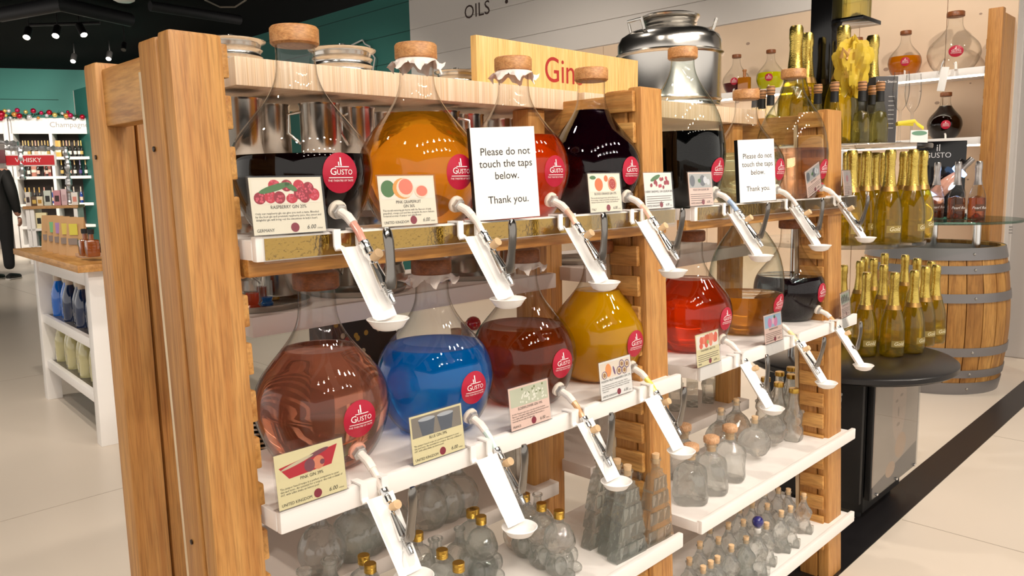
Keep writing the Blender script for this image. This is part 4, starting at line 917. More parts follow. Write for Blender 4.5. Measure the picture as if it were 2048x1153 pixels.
for a in (2.9, -1.0):
    c, s_ = math.cos(a), math.sin(a); obj('lifting_handle', MB().tube([(c * r_ * 0.8 - s_ * 0.03, s_ * r_ * 0.8 + c * 0.03, 0.226), (c * r_ * 0.86 - s_ * 0.03, s_ * r_ * 0.86 + c * 0.03, 0.256), (c * r_ * 0.86 + s_ * 0.03, s_ * r_ * 0.86 - c * 0.03, 0.256), (c * r_ * 0.8 + s_ * 0.03, s_ * r_ * 0.8 - c * 0.03, 0.226)], 0.005, 8), STEEL, fu)

# ------------------------------------------------------------------ round tiered stand of gold bottles
SC = Vector((2.98, 1.14)); TZ = (0.565, 1.012, 1.352)
st = empty('tiered_stand', (SC.x, SC.y, 0)); tag(st, 'round tiered stand with clear upper discs and a black lower disc', 'display stand')
obj('black_disc', MB().lathe([(1e-5, TZ[0] - 0.03), (0.36, TZ[0] - 0.03), (0.37, TZ[0] - 0.022), (0.37, TZ[0] - 0.006), (0.362, TZ[0]), (1e-5, TZ[0])], 64), mat('black_top', '#1a1819', 0.28), st, smooth=40)
for z, r, dx, dy in ((TZ[1], 0.30, -0.04, 0.05), (TZ[2], 0.325, -0.055, 0.065)):
    obj('clear_disc', MB().lathe([(1e-5, z - 0.016), (r - 0.002, z - 0.016), (r, z - 0.012), (r, z - 0.003), (r - 0.002, z), (1e-5, z)], 64, T(dx, dy, 0), close=False), ACRYL, st, smooth=40)
for px_, py_ in ((0.05, 0.14), (-0.16, 0.16), (-0.10, 0.02)):
    obj('pillar', MB().tube([(px_, py_, TZ[0]), (px_, py_, TZ[2] - 0.016)], 0.011, 12), CHROME, st)
obj('plinth', MB().bbox((-0.19, -0.14, 0.03), (0.19, 0.2, TZ[0] - 0.03), 0.004), BLACK, st)
def poster(rz, nm):
    e = empty('poster_panel', (0.05, 0.02, 0), rz, st); w0 = 0.245
    obj('panel_board', MB().bbox((-w0, -0.185, 0.085), (w0, -0.165, TZ[0] - 0.035), 0.002), BLACK, e)
    y = -0.1855; z0, z1 = 0.10, TZ[0] - 0.04; W = w0 - 0.012
    mb = MB(); mb.add([(-W, y, z0), (W, y, z0), (W, y, z1), (-W, y, z1)], [(0, 1, 2, 3)])
    mb.add([(-W, y - 1e-4, z0), (W, y - 1e-4, z0), (W, y - 1e-4, z0 + 0.09), (-W, y - 1e-4, z0 + 0.03)], [(0, 1, 2, 3)], slot=1)
    blob(mb, 0.02, z0 + 0.30, 0.075, 0.16, 2, 24, y - 1e-4); blob(mb, 0.05, z0 + 0.12, 0.06, 0.05, 3, 16, y - 2e-4); blob(mb, -0.05, z0 + 0.05, 0.05, 0.03, 3, 16, y - 2e-4)
    blob(mb, 0.04, z0 + 0.32, 0.016, 0.006, 4, 12, y - 3e-4); blob(mb, -0.01, z0 + 0.305, 0.014, 0.006, 4, 12, y - 3e-4); blob(mb, 0.015, z0 + 0.21, 0.018, 0.007, 4, 12, y - 3e-4); blob(mb, 0.012, z0 + 0.26, 0.008, 0.02, 4, 12, y - 3e-4)
    obj('poster_print', mb, [mat('pst_bg', '#b4a394', 0.6, var=0.12, vscale=12), mat('pst_dark', '#39343c', 0.6), mat('pst_face', '#cdb09c', 0.6), mat('pst_flower', '#cda584', 0.6), mat('pst_feat', '#8f776a', 0.6)], e, smooth=0)
    obj('acrylic_cover', MB().box((-W - 0.005, y - 0.006, z0 - 0.008), (W + 0.005, y - 0.003, z1)), ACRYL, e, smooth=0)
    for sx in (-0.2, 0.0, 0.2): obj('stud', MB().lathe([(0.006, 0), (0.006, 0.004), (0.004, 0.006)], 12, T(sx, y - 0.006, z0, rx=PI / 2)), CHROME, e)
poster(0.0, 0)
obj('side_board', MB().bbox((-0.255, -0.15, 0.085), (-0.235, 0.2, TZ[0] - 0.035), 0.002), BLACK, st)
for sx, sy in ((-0.15, -0.1), (0.15, -0.1), (-0.15, 0.15), (0.15, 0.15)): obj('caster', MB().lathe([(0.02, 0), (0.02, 0.02), (0.012, 0.03)], 12, T(sx, sy, 0)), BLACK, st)
obj('black_tower', MB().bbox((-0.005, 0.11, TZ[2]), (0.09, 0.19, 2.1), 0.003), BLACKG, st)
WINE = liquid('prosecco', '#efe27a', 0.4, 0.10, '#d8c84a')
BOTG = glass('yellow_bottle_glass', (0.97, 0.95, 0.74), (0.55, 0.50, 0.18), 1.55)
def prosecco(h=0.318, foil=True):
    root = empty('prosecco_bottle'); k_ = h / 0.318
    pr = densify([(0.012 * k_, 0.022 * k_), (0.026 * k_, 0.008 * k_), (0.038 * k_, 0.0), (0.044 * k_, 0.006 * k_), (0.045 * k_, 0.03 * k_), (0.0448 * k_, 0.09 * k_), (0.043 * k_, 0.12 * k_), (0.037 * k_, 0.15 * k_), (0.028 * k_, 0.178 * k_), (0.020 * k_, 0.205 * k_), (0.0165 * k_, 0.235 * k_), (0.015 * k_, 0.27 * k_)], 2)
    obj('glass_body', MB().lathe(pr, 32, close=False), BOTG, root, smooth=60)
    lp = [(max(1e-5, r - 0.002), z + 0.002) for r, z in pr if z < 0.215 * k_]; lp.append((1e-5, lp[-1][1]))
    obj('wine', MB().lathe([(1e-5, 0.024 * k_)] + lp, 28, close=False), WINE, root, smooth=60)
    obj('gold_foil', MB().lathe([(0.0235 * k_, 0.192 * k_), (0.0205 * k_, 0.206 * k_), (0.0172 * k_, 0.238 * k_), (0.0160 * k_, 0.262 * k_), (0.0172 * k_, 0.268 * k_), (0.0162 * k_, 0.276 * k_), (0.0182 * k_, 0.288 * k_), (0.0178 * k_, 0.31 * k_), (0.0145 * k_, 0.3175 * k_), (1e-5, 0.318 * k_)], 24), GOLDF, root, smooth=45)
    obj('neck_band', MB().lathe([(0.0292 * k_, 0.178 * k_), (0.0240 * k_, 0.1945 * k_), (0.0236 * k_, 0.1945 * k_)], 24, close=False), GOLDB, root, smooth=45)
    v = []; f = []
    for i in range(9):
        a = -PI / 2 - 0.2 + (i - 4) * 0.15
        for z in (0.040, 0.064): v.append((0.0457 * k_ * math.cos(a), 0.0457 * k_ * math.sin(a), z * k_))
    for i in range(8): f.append((2 * i, 2 * i + 2, 2 * i + 3, 2 * i + 1))
    lb = obj('label', MB().add(v, f), mat('label_gold', '#a08a4c', 0.4, metal=0.5), root)
    tv, tf = text2d('Gold', 0.020, 'CENTER', res=2, shear=0.3)
    obj('label_lettering', MB().add([(0.0463 * k_ * math.cos(-PI / 2 - 0.2 + p.x / 0.046), 0.0463 * k_ * math.sin(-PI / 2 - 0.2 + p.x / 0.046), 0.046 + p.y) for p in tv], tf), mat('label_cream', '#efe6c4', 0.5), lb, smooth=0)
    return root
PB = Proto(prosecco())
for (px, py) in ((1734, 545), (1790, 545), (1830, 541), (1852, 533), (1873, 530), (1768, 530), (1748, 517), (1721, 522), (1730, 514), (1770, 507), (1811, 510), (1835, 517), (1863, 523), (1687, 530)):
    q = P(px, py, Z=TZ[0] + 0.318); PB.get((q.x, q.y, TZ[0] + 0.0005), random.uniform(-0.7, 0.1), 'gold-foiled bottle of pale sparkling wine on the black lower disc', 'bottle', 'sparkling wine bottles on the black disc')
for (px, d) in ((1702, 2.62), (1687, 2.85), (1731, 2.80), (1748, 2.95), (1762, 3.02), (1778, 2.64), (1806, 2.92), (1824, 2.70), (1843, 2.86), (1717, 3.02)):
    q = P(px, 380, d=d); PB.get((q.x, q.y, TZ[1] + 0.0005), random.uniform(-0.7, 0.1), 'gold-foiled bottle of pale sparkling wine on the middle clear disc', 'bottle', 'sparkling wine bottles on the middle clear disc')
# top tier: small corked bottles, big bottles, boxes and flutes
CAGE = mat('cage_cork', '#c08a5c', 0.5)
def mini(h=0.245):
    root = empty('sparkling_bottle'); k_ = h / 0.245
    pr = densify([(0.01, 0.018), (0.024, 0.004), (0.031, 0.0), (0.034, 0.006), (0.034, 0.06), (0.032, 0.09), (0.026, 0.12), (0.018, 0.15), (0.0135, 0.175), (0.0125, 0.205)], 2)
    obj('glass_body', MB().lathe(pr, 28, close=False), glass('pale_bottle_glass', (0.97, 0.965, 0.86), (0.62, 0.60, 0.42), 1.5), root, smooth=60)
    obj('wine', MB().lathe([(1e-5, 0.02)] + [(max(1e-5, r - 0.002), z + 0.002) for r, z in pr if z < 0.13] + [(1e-5, 0.132)], 24, close=False), liquid('pale_wine', '#f4efc4', 0.4, 0.05, '#e8dea0'), root, smooth=60)
    obj('black_capsule', MB().lathe([(0.0165, 0.166), (0.0158, 0.172), (0.0150, 0.203), (0.0150, 0.206)], 20), BLACK, root)
    obj('cork', MB().lathe([(0.0135, 0.206), (0.0165, 0.212), (0.017, 0.235), (0.0150, 0.243), (1e-5, 0.244)], 18), CAGE, root)
    for z in (0.212, 0.224, 0.237): obj('wire_cage', MB().lathe([(0.0175, z), (0.0185, z + 0.001), (0.0175, z + 0.002)], 16), BLACK, root)
    return root
MN = Proto(mini())
for (px, d) in ((1722, 2.66), (1742, 2.80), (1758, 2.68), (1667, 2.66), (1634, 2.72), (1612, 2.8), (1523, 2.86), (1510, 2.80), (1540, 2.74)):
    q = P(px, 250, d=d); MN.get((q.x, q.y, TZ[2] + 0.0005), 0.3, 'small pale sparkling bottle with wired cork and black neck' + (' on the top disc' if px > 1600 else ' behind the blush flask'), 'bottle', 'wired-cork bottles on the top disc' if px > 1600 else 'wired-cork bottles behind the blush flask', 0.86)
BIG = Proto(prosecco(0.42))
for (px, d, lb) in ((1683, 2.80, 'tall gold-topped bottle with yellow tulle on the top disc'), (1611, 2.92, 'tall gold-foiled bottle beside the black tower'), (1589, 2.78, 'tall gold-foiled bottle behind another by the black tower'), (1741, 3.0, 'tall gold-foiled bottle behind the tulle bow')):
    q = P(px, 200, d=d); BIG.get((q.x, q.y, TZ[2] + 0.0005), 0.3, lb, 'bottle', 'tall bottles around the black tower')
tu = empty('tulle_bow', P(1706, 125, d=2.74)); tag(tu, 'crumpled yellow tulle bow around the tall bottle neck', 'bow')
v = []; f = []; n, m = 40, 24
for k in range(m + 1):
    ph = PI * k / m
    for i in range(n):
        t = 2 * PI * i / n; r = 0.062 * (1 + 0.16 * math.sin(5 * t + 3 * ph) + 0.10 * math.sin(9 * t - 5 * ph) + 0.06 * math.sin(17 * t + 7 * ph) + 0.10 * math.sin(4 * ph))
        v.append((r * math.sin(ph) * math.cos(t), 0.7 * r * math.sin(ph) * math.sin(t), -r * math.cos(ph) * (1.1 if k > m / 2 else 1.35)))
for k in range(m):
    for i in range(n): j = (i + 1) % n; f.append((k * n + i, k * n + j, k * n + n + j, k * n + n + i))
tu.scale = (1.2, 1.2, 1.1)
obj('tulle', MB().add(v, f), mat('tulle_yellow', '#e8c83c', 0.6, alpha=0.72), tu, smooth=25)
obj('ribbon_knot', MB().tube([(-0.085, 0, 0.005), (-0.1, -0.01, 0.03), (-0.075, -0.015, 0.012), (-0.055, -0.01, 0.035), (-0.07, -0.01, 0.0)], 0.006, 8, flat=(1, 0.4)), mat('ribbon_gold', '#d8a860', 0.4), tu)
for (px, d, lb) in ((1760, 2.86, 'dark grey glassware box with white lettering beside the flutes'), (1718, 2.92, 'dark grey glassware box half hidden by wired-cork bottles')):
    q = P(px, 215, d=d); e = empty('glassware_box', (q.x, q.y, TZ[2] + 0.0005), -0.72); tag(e, lb, 'box', 'grey glassware boxes')
    obj('carton', MB().bbox((-0.042, -0.04, 0), (0.042, 0.04, 0.245), 0.002), mat('carton_grey', '#4c4a4c', 0.6), e)
    obj('side_face', MB().box((0.0415, -0.039, 0.001), (0.0428, 0.039, 0.244)), PAPERW, e, smooth=0)
    mb = MB(); flat_text(mb, 'Anton Studio', 0.0135, 0, 0.222, -0.0404, res=2); obj('printed_lettering', mb, WINK, e, smooth=0)
    mb = MB()
    for k in range(8): mb.box((0.008, -0.0406, 0.06 + 0.016 * k), (0.03, -0.0403, 0.063 + 0.016 * k))
    obj('printed_lines', mb, mat('print_pale', '#a9a6a4', 0.7), e, smooth=0)
def flute():
    root = empty('champagne_flute'); pr = [(0.030, 0), (0.031, 0.002), (0.008, 0.006), (0.0042, 0.02), (0.004, 0.10), (0.009, 0.112), (0.019, 0.13), (0.025, 0.16), (0.0255, 0.19), (0.0225, 0.235)]
    obj('glass', MB().lathe(densify(pr, 3), 28, close=False), glass('flute_glass', (0.95, 0.95, 0.95), (0.34, 0.33, 0.33), 1.6), root, smooth=60); return root
FLT = Proto(flute())
for (px, d) in ((1800, 2.72), (1824, 2.80)):
    q = P(px, 230, d=d); FLT.get((q.x, q.y, TZ[2] + 0.0005), 0, 'clear champagne flute tied with yellow ribbon', 'glass', 'champagne flutes on the top disc', 1.05)
q0 = P(1806, 247, d=2.70); rb = obj('yellow_ribbon', MB().tube([(-0.02, 0.01, 0), (0.01, -0.03, -0.004), (0.04, -0.01, 0.004), (0.055, 0.02, 0.002), (0.02, 0.03, 0.0), (-0.02, 0.01, 0.0), (0.01, -0.035, 0.006), (0.05, -0.03, -0.002), (0.085, -0.04, -0.016)], 0.0065, 8, flat=(0.25, 1)), mat('ribbon_yellow', '#f0d83c', 0.5), loc=q0)
tag(rb, 'yellow ribbon tied around two champagne flutes', 'ribbon')
q = P(1838, 282, d=2.66); cdm = empty('small_card', (q.x, q.y, TZ[2] + 0.0005), -0.75); tag(cdm, 'small card with a green landscape beside the flutes', 'card')
obj('paper', MB().box((-0.03, 0, 0), (0.03, 0.001, 0.042)), PAPERW, cdm, smooth=0); mb = MB(); blob(mb, 0, 0.032, 0.027, 0.008, 0, y=-0.0004); obj('printed_picture', mb, mat('ink_green', '#6f9a80', 0.7), cdm, smooth=0)
# bottle hung at the tower top
q = P(1712, 40, d=2.95); e = empty('giant_bottle', (q.x, q.y, q.z)); tag(e, 'huge pale bottle base standing on the black tower shelf', 'bottle')
obj('glass_body', MB().lathe(densify([(0.01, 0.025), (0.03, 0.006), (0.046, 0.0), (0.052, 0.008), (0.052, 0.2), (0.04, 0.26), (0.018, 0.32), (0.017, 0.42)], 3), 32, close=False), BOTG, e, smooth=60)
obj('wine', MB().lathe([(1e-5, 0.027), (0.03, 0.008), (0.049, 0.006), (0.049, 0.2), (0.037, 0.255), (1e-5, 0.256)], 28, close=False), liquid('pale_wine'), e, smooth=60)
obj('tower_shelf', MB().bbox((q.x - SC.x - 0.09, q.y - SC.y - 0.06, q.z - 0.016), (q.x - SC.x + 0.09, q.y - SC.y + 0.06, q.z - 0.001), 0.002), BLACKG, st)

# ------------------------------------------------------------------ barrel with glass top
BC = Vector((5.09, 1.475)); BH = 0.83
ba = empty('wine_barrel', (BC.x, BC.y, 0)); tag(ba, 'oak wine barrel with grey hoops and a glass top', 'barrel')
def br(z): return 0.362 + 0.045 * (1 - ((z - BH / 2) / (BH / 2)) ** 2)
NS = 26
for k in range(NS):
    a0, a1 = 2 * PI * k / NS + 0.006, 2 * PI * (k + 1) / NS - 0.006; v = []; f = []
    for j in range(13):
        z = BH * j / 12; r = br(z)
        for a in (a0, (a0 + a1) / 2, a1): v.append((r * math.cos(a), r * math.sin(a), z))
        for a in (a1, a0): v.append(((r - 0.02) * math.cos(a), (r - 0.02) * math.sin(a), z))
    for j in range(12):
        for i in range(5): q_ = (i + 1) % 5; f.append((j * 5 + i, j * 5 + q_, j * 5 + 5 + q_, j * 5 + 5 + i))
    f += [tuple(range(5)), tuple(60 + i for i in range(5))]
    obj('stave', MB().add(v, f), wood('barrel_oak%d' % (k % 3), ('#a06a2c', '#8f5c24', '#ad7633')[k % 3], ('#cf9a50', '#c08a44', '#d8a45a')[k % 3], (14, 14, 1.6)), ba, smooth=40)
for z0, z1 in ((0.0, 0.07), (0.10, 0.145), (0.225, 0.275), (0.53, 0.58), (0.69, 0.735), (0.765, 0.832)):
    obj('hoop', MB().lathe([(br(z0) + 0.001, z0), (br(z0) + 0.006, z0), (br((z0 + z1) / 2) + 0.006, (z0 + z1) / 2), (br(z1) + 0.006, z1), (br(z1) + 0.001, z1)], 48, close=False), mat('hoop_grey', '#8d8a8b', 0.45, metal=0.6), ba, smooth=40)
    obj('rivet', MB().lathe([(0.008, 0), (0.006, 0.004), (1e-5, 0.005)], 10, T((br((z0 + z1) / 2) + 0.0055) * math.cos(-2.3), (br((z0 + z1) / 2) + 0.0055) * math.sin(-2.3), (z0 + z1) / 2, rz=-2.3, ry=PI / 2)), STEELB, ba)
obj('barrel_head', MB().lathe([(1e-5, BH - 0.03), (0.34, BH - 0.03), (0.34, BH - 0.02), (1e-5, BH - 0.02)], 40), BLACK, ba)
for k in range(3):
    a = k * 2.1 + 0.3; obj('standoff', MB().tube([(0.24 * math.cos(a), 0.24 * math.sin(a), BH - 0.02), (0.24 * math.cos(a), 0.24 * math.sin(a), 0.965)], 0.022, 16), CHROME, ba)
obj('glass_top', MB().lathe([(1e-5, 0.965), (0.448, 0.965), (0.45, 0.968), (0.45, 0.977), (0.448, 0.98), (1e-5, 0.98)], 56, close=False), glass('table_glass', (0.80, 0.90, 0.86), (0.10, 0.28, 0.22), 1.5), ba, smooth=30)
def rose():
    root = empty('rose_bottle'); pr = densify([(0.01, 0.03), (0.026, 0.008), (0.042, 0.0), (0.046, 0.008), (0.046, 0.10), (0.043, 0.13), (0.034, 0.165), (0.022, 0.2), (0.0165, 0.235), (0.0155, 0.3)], 2)
    obj('glass_body', MB().lathe(pr, 28, close=False), GLASS, root, smooth=60)
    obj('wine', MB().lathe([(1e-5, 0.032)] + [(max(1e-5, r - 0.002), z + 0.002) for r, z in pr if z < 0.13] + [(1e-5, 0.135)], 24, close=False), liquid('rose_wine', '#eeb48a', 0.5, 0.06, '#e0a070'), root, smooth=60)
    obj('silver_foil', MB().lathe([(0.024, 0.195), (0.0185, 0.225), (0.0172, 0.275), (0.0195, 0.29), (0.0185, 0.322), (0.015, 0.33), (1e-5, 0.331)], 22), mat('silver_foil', '#c9c2be', 0.28, metal=1.0, bump=0.3, bscale=200), root, smooth=45)
    v = []; f = []
    for i in range(9):
        a = -2.4 + (i - 4) * 0.16
        for z in (0.045, 0.085): v.append((0.0467 * math.cos(a), 0.0467 * math.sin(a), z))
    for i in range(8): f.append((2 * i, 2 * i + 2, 2 * i + 3, 2 * i + 1))
    lb = obj('label', MB().add(v, f), mat('label_rose', '#6a4838', 0.4, metal=0.3), root)
    tv, tf = text2d('Pearl Rosé', 0.022, 'CENTER', res=2, shear=0.3)
    obj('label_lettering', MB().add([(0.0473 * math.cos(-2.4 + p.x / 0.047), 0.0473 * math.sin(-2.4 + p.x / 0.047), 0.058 + p.y) for p in tv], tf), WINK, lb, smooth=0)
    return root
RS = Proto(rose())
for (px, py) in ((1870, 436), (1911, 438), (1952, 438)):
    q = P(px, py, Z=0.98)
    d_ = Vector((q.x - BC.x, q.y - BC.y)); 
    if d_.length > 0.40: d_ = d_.normalized() * 0.40
    RS.get((BC.x + d_.x, BC.y + d_.y, 0.9805), 0.0, 'rose wine bottle with silver neck foil on the barrel glass top', 'bottle', 'rose wine bottles on the barrel')
# magnetic bottle display behind them
ds = empty('bottle_display', (5.27, 1.50, 0.9805), -1.0); tag(ds, 'black backed display holding a lit tilted rose bottle', 'display')
obj('base', MB().bbox((-0.14, -0.02, 0), (0.14, 0.10, 0.02), 0.003), BLACKG, ds)
obj('backboard', MB().bbox((-0.14, 0.04, 0.02), (0.14, 0.06, 0.46), 0.004), BLACKG, ds)
mb = MB(); flat_text(mb, 'il', 0.06, -0.02, 0.40, 0.0395, res=3); flat_text(mb, 'GUSTO', 0.045, -0.02, 0.36, 0.0395, res=3); obj('lettering', mb, mat('print_silver', '#c8c4c4', 0.5), ds, smooth=0)
tb = empty('tilted_bottle', (0.02, -0.02, 0.20), 0, ds); tb.rotation_euler = (0, R(42), 0)
pr = densify([(1e-5, -0.15), (0.036, -0.15), (0.043, -0.14), (0.043, -0.02), (0.038, 0.02), (0.024, 0.07), (0.0165, 0.11), (0.0155, 0.18)], 2)
obj('bottle', MB().lathe(pr, 28), mat('rose_lit', '#d8a08c', 0.1, coat=1.0), tb, smooth=60)
obj('neck_foil', MB().lathe([(0.0185, 0.10), (0.0175, 0.15), (0.0195, 0.16), (0.0185, 0.20), (1e-5, 0.203)], 20), mat('silver_foil'), tb)
for z in (-0.12, 0.085): obj('holder_ring', MB().lathe([(0.045 if z < 0 else 0.032, z), (0.055 if z < 0 else 0.045, z + 0.004), (0.055 if z < 0 else 0.045, z + 0.022), (0.045 if z < 0 else 0.032, z + 0.026)], 24), mat('lit_ring', '#a8c8f0', 0.3, emit='#9cc4ff', es=3.0), tb)
obj('lamp_glow', MB().sphere((0.02, -0.036, 0.0), 0.014, 12, 8, sc=(1, .5, 2)), mat('led_white', '#ffffff', 0.3, emit='#dce8ff', es=8.0), tb)

# ------------------------------------------------------------------ wall shelving with flasks and light strips
ws = empty('wall_shelving', (5.7, 2.0, 0)); tag(ws, 'wooden wall shelving with lit white shelves of flasks', 'shelving')
WO = Vector((5.7, 2.0, 0))
def wpart(n, mb, m, p=None):
    o = obj(n, mb, m, p or ws); 
    if p is None: o.location = -WO
    return o
for y0 in (1.298, 4.28):
    wpart('post_plank', MB().bbox((5.56, y0, 0), (5.62, y0 + 0.08, 2.233), 0.005), POSTD); wpart('post_plank', MB().bbox((5.625, y0 + 0.005, 0), (5.88, y0 + 0.05, 2.21), 0.004), POST)
    for k in range(12): wpart('cleat', MB().bbox((5.60, y0 + 0.078, 0.9 + 0.1 * k), (5.8, y0 + 0.092, 0.96 + 0.1 * k), 0.002), CLEAT)
for z, nm in ((1.895, 'a'), (1.467, 'b'), (1.007, 'c')):
    s_ = wpart('shelf_board', MB().bbox((5.57, 1.38, z - 0.045), (5.885, 4.28, z), 0.003), WHITE)
    obj('light_strip', MB().box((5.585, 1.39, z - 0.056), (5.60, 4.2, z - 0.046)), mat('led_strip', '#fffaf0', 0.4, emit='#fff6e6', es=6.0), s_, smooth=0)
for z in (1.83, 1.40):
    l = bpy.data.lights.new('shelf_light', 'AREA'); l.shape = 'RECTANGLE'; l.size = 2.6; l.size_y = 0.02; l.energy = 9; l.color = (1.0, 0.97, 0.9)
    o = bpy.data.objects.new('shelf_light', l); COL.objects.link(o); o.location = (5.60, 2.8, z); o.rotation_euler = Vector((0.45, 0, -1)).to_track_quat('-Z', 'X').to_euler()
FW_ = 'flasks on the wall shelving'
def wflask(px, py, z, label, lq, lev, **k):
    q = P(px, py, X=5.73); f_ = flask(q.x, q.y, z + 0.0005, label, lq, lev, group=FW_, th=200, tap=False, **k)
    e = obj('spigot', MB().tube([(-0.085, -0.03, 0.03), (-0.115, -0.042, 0.02), (-0.14, -0.05, -0.01)], 0.006, 10), HOSEW, f_); return f_
wflask(1809, 130, 1.895, 'flask of cloudy orange liquid on the upper wall shelf', liquid('liq_orangejuice', '#e8960c', 0.3, 0.85, '#dc8806'), 0.13, cap=CAPD)
wflask(1907, 118, 1.895, 'large empty clear flask with a steel tap on the upper wall shelf', None, 0, cap=CAPD, wide=(1.5, 1.5, 1.25))
wflask(1713, 140, 1.895, 'empty clear flask half hidden behind the tulle bow', None, 0, cap=CAPD)
wflask(1888, 268, 1.467, 'flask of dark brown liquid on the lit lower wall shelf', liquid('liq_brown', '#4a1c08', 0.4, 0.5, '#220a02'), 0.215, cap=CAPD)
wflask(1540, 190, 1.895, 'flask of fluorescent yellow liquid on the upper wall shelf', liquid('liq_neon', '#e6e414', 0.3, 0.85, '#dcdc10'), 0.13, cap=CAPD)
wflask(1472, 190, 1.895, 'flask of dark red liquid beside the steel canister', liquid('liq_darkred', '#8c1420', 0.3, 0.6, '#7a101a'), 0.08, cap=CAPD)
wflask(1895, 400, 1.007, 'empty clear flask behind the rose bottles', None, 0, cap=CAPD)
q = P(1490, 170, X=5.64); mbw = empty('amber_bottle', (5.63, q.y, 1.8955)); tag(mbw, 'small amber spirit bottle on the upper wall shelf', 'bottle')
obj('glass_body', MB().bbox((-0.028, -0.045, 0), (0.028, 0.045, 0.11), 0.012), mat('amber_spirit', '#a86414', 0.08, coat=1.0), mbw); obj('neck', MB().lathe([(0.012, 0.105), (0.012, 0.15), (0.016, 0.152), (0.016, 0.165), (1e-5, 0.166)], 16), mat('amber_spirit'), mbw)
# steel tap and tray on the big clear flask
q = P(1896, 128, X=5.555); e = empty('steel_tap', (5.556, q.y, q.z)); tag(e, 'steel tap with white drip chute below the large empty flask', 'tap')
obj('lever', MB().tube([(0, 0.02, 0.03), (-0.01, 0.03, 0.0), (-0.012, 0.045, -0.06)], [0.012, 0.013, 0.008], 10, flat=(1, 0.4)), CHROME, e); obj('chute', MB().bbox((-0.03, -0.02, -0.17), (-0.02, 0.025, -0.02), 0.003, T(rx=0.15)), TRAYW, e)
# charger and cable by the column
q = P(2020, 690, Z=0.02); pl = empty('power_adapter', (q.x, q.y, 0.0)); tag(pl, 'grey power adapter with black cable on the floor by the column', 'adapter')
obj('case', MB().bbox((-0.05, -0.03, 0), (0.05, 0.03, 0.05), 0.006), mat('adapter_grey', '#b8b0a8', 0.5), pl)
obj('cable', MB().tube([(0.0, -0.03, 0.02), (-0.1, -0.12, 0.006), (-0.25, -0.05, 0.006), (-0.4, 0.15, 0.006)], 0.005, 8), BLACK, pl)

# ------------------------------------------------------------------ white table with wooden top on the open floor
tA = P(209, 894, Z=0); tB = P(95, 795, Z=0); ang = math.atan2(tB.y - tA.y, tB.x - tA.x)
tL = (tB - tA).length
tab = empty('display_table', (tA.x, tA.y, 0), ang - PI / 2); tag(tab, 'white display table with wooden top and two dark lower shelves', 'table')
# local +y runs along the long side, +x across to the far side
TT = 0.905; TWd = 0.62
def tp(n, mb, m): return obj(n, mb, m, tab)
tp('table_top', MB().bbox((-0.06, -0.08, TT - 0.035), (TWd + 0.06, tL + 0.24, TT), 0.003), wood('table_oak', '#b07838', '#d8a462', (10, 1.5, 10)))
for x in (0.0, TWd - 0.08):
    for y in (0.0, tL - 0.08): 
        mb = MB().bbox((x, y, 0), (x + 0.08, y + 0.08, TT - 0.035), 0.003); mb.v = [(vx + (0.012 if x == 0 else -0.012) * (1 - vz / TT) * -1, vy, vz) for vx, vy, vz in mb.v]
        tp('leg', mb, WPLAS)
    tp('apron', MB().bbox((x + 0.01, 0.08, TT - 0.12), (x + 0.05, tL - 0.08, TT - 0.036), 0.002), WPLAS)
for z in (0.52, 0.24):
    tp('lower_shelf', MB().bbox((0.02, 0.02, z - 0.03), (TWd - 0.02, tL - 0.02, z), 0.002), mat('shelf_dark', '#4a423c', 0.25))
    tp('shelf_rail', MB().bbox((0.004, 0.08, z - 0.045), (0.03, tL - 0.08, z + 0.005), 0.002), WPLAS)
def tpos(x, y, z): return Vector((tA.x, tA.y, 0)) + Matrix.Rotation(ang - PI / 2, 3, 'Z') @ Vector((x, y, z))
def wine_bottle(gl_c, liq_c, foil, name='table_bottle'):
    root = empty(name); pr = densify([(1e-5, 0.0), (0.038, 0.0), (0.042, 0.008), (0.043, 0.10), (0.040, 0.14), (0.030, 0.175), (0.020, 0.205), (0.0155, 0.235), (0.0145, 0.30)], 2)
    obj('glass_body', MB().lathe(pr, 26), mat(gl_c[0], gl_c[1], 0.06, coat=1.0), root, smooth=60)
    obj('foil', MB().lathe([(0.021, 0.205), (0.0172, 0.235), (0.0168, 0.29), (0.0185, 0.295), (0.0185, 0.315), (1e-5, 0.318)], 20), mat(foil[0], foil[1], 0.4), root)
    v = []; f = []
    for i in range(7):
        a = PI + (i - 3) * 0.15 - 0.45
        for z in (0.045, 0.08): v.append((0.0438 * math.cos(a), 0.0438 * math.sin(a), z))
    for i in range(6): f.append((2 * i, 2 * i + 2, 2 * i + 3, 2 * i + 1))
    obj('label', MB().add(v, f), PAPERW, root); return root
BB = [Proto(wine_bottle(('blue_bright', '#0a6ad0'), None, ('foil_beige', '#b8a490'))), Proto(wine_bottle(('blue_dark', '#16284e'), None, ('foil_beige', '#b8a490')))]
for k in range(6):
    pz = tpos(0.085 + 0.02 * (k % 2), tL - 0.17 - 0.14 * k, 0.5205); BB[0 if k < 2 else 1].get(pz, ang - PI / 2, 'bright blue bottle with beige foil on the table shelf' if k < 2 else 'dark navy bottle with beige foil on the table shelf', 'bottle', 'blue bottles under the table')
CB = Proto(wine_bottle(('pale_straw', '#c9c08c'), None, ('foil_grey', '#c8c0b4')))
for k in range(6):
    pz = tpos(0.085 + 0.02 * (k % 2), tL - 0.14 - 0.14 * k, 0.2405); CB.get(pz, ang - PI / 2, 'pale straw coloured bottle on the lowest table shelf', 'bottle', 'pale bottles under the table')
KRAFT = mat('kraft_paper', '#c39a6c', 0.75, var=0.05, vscale=8)
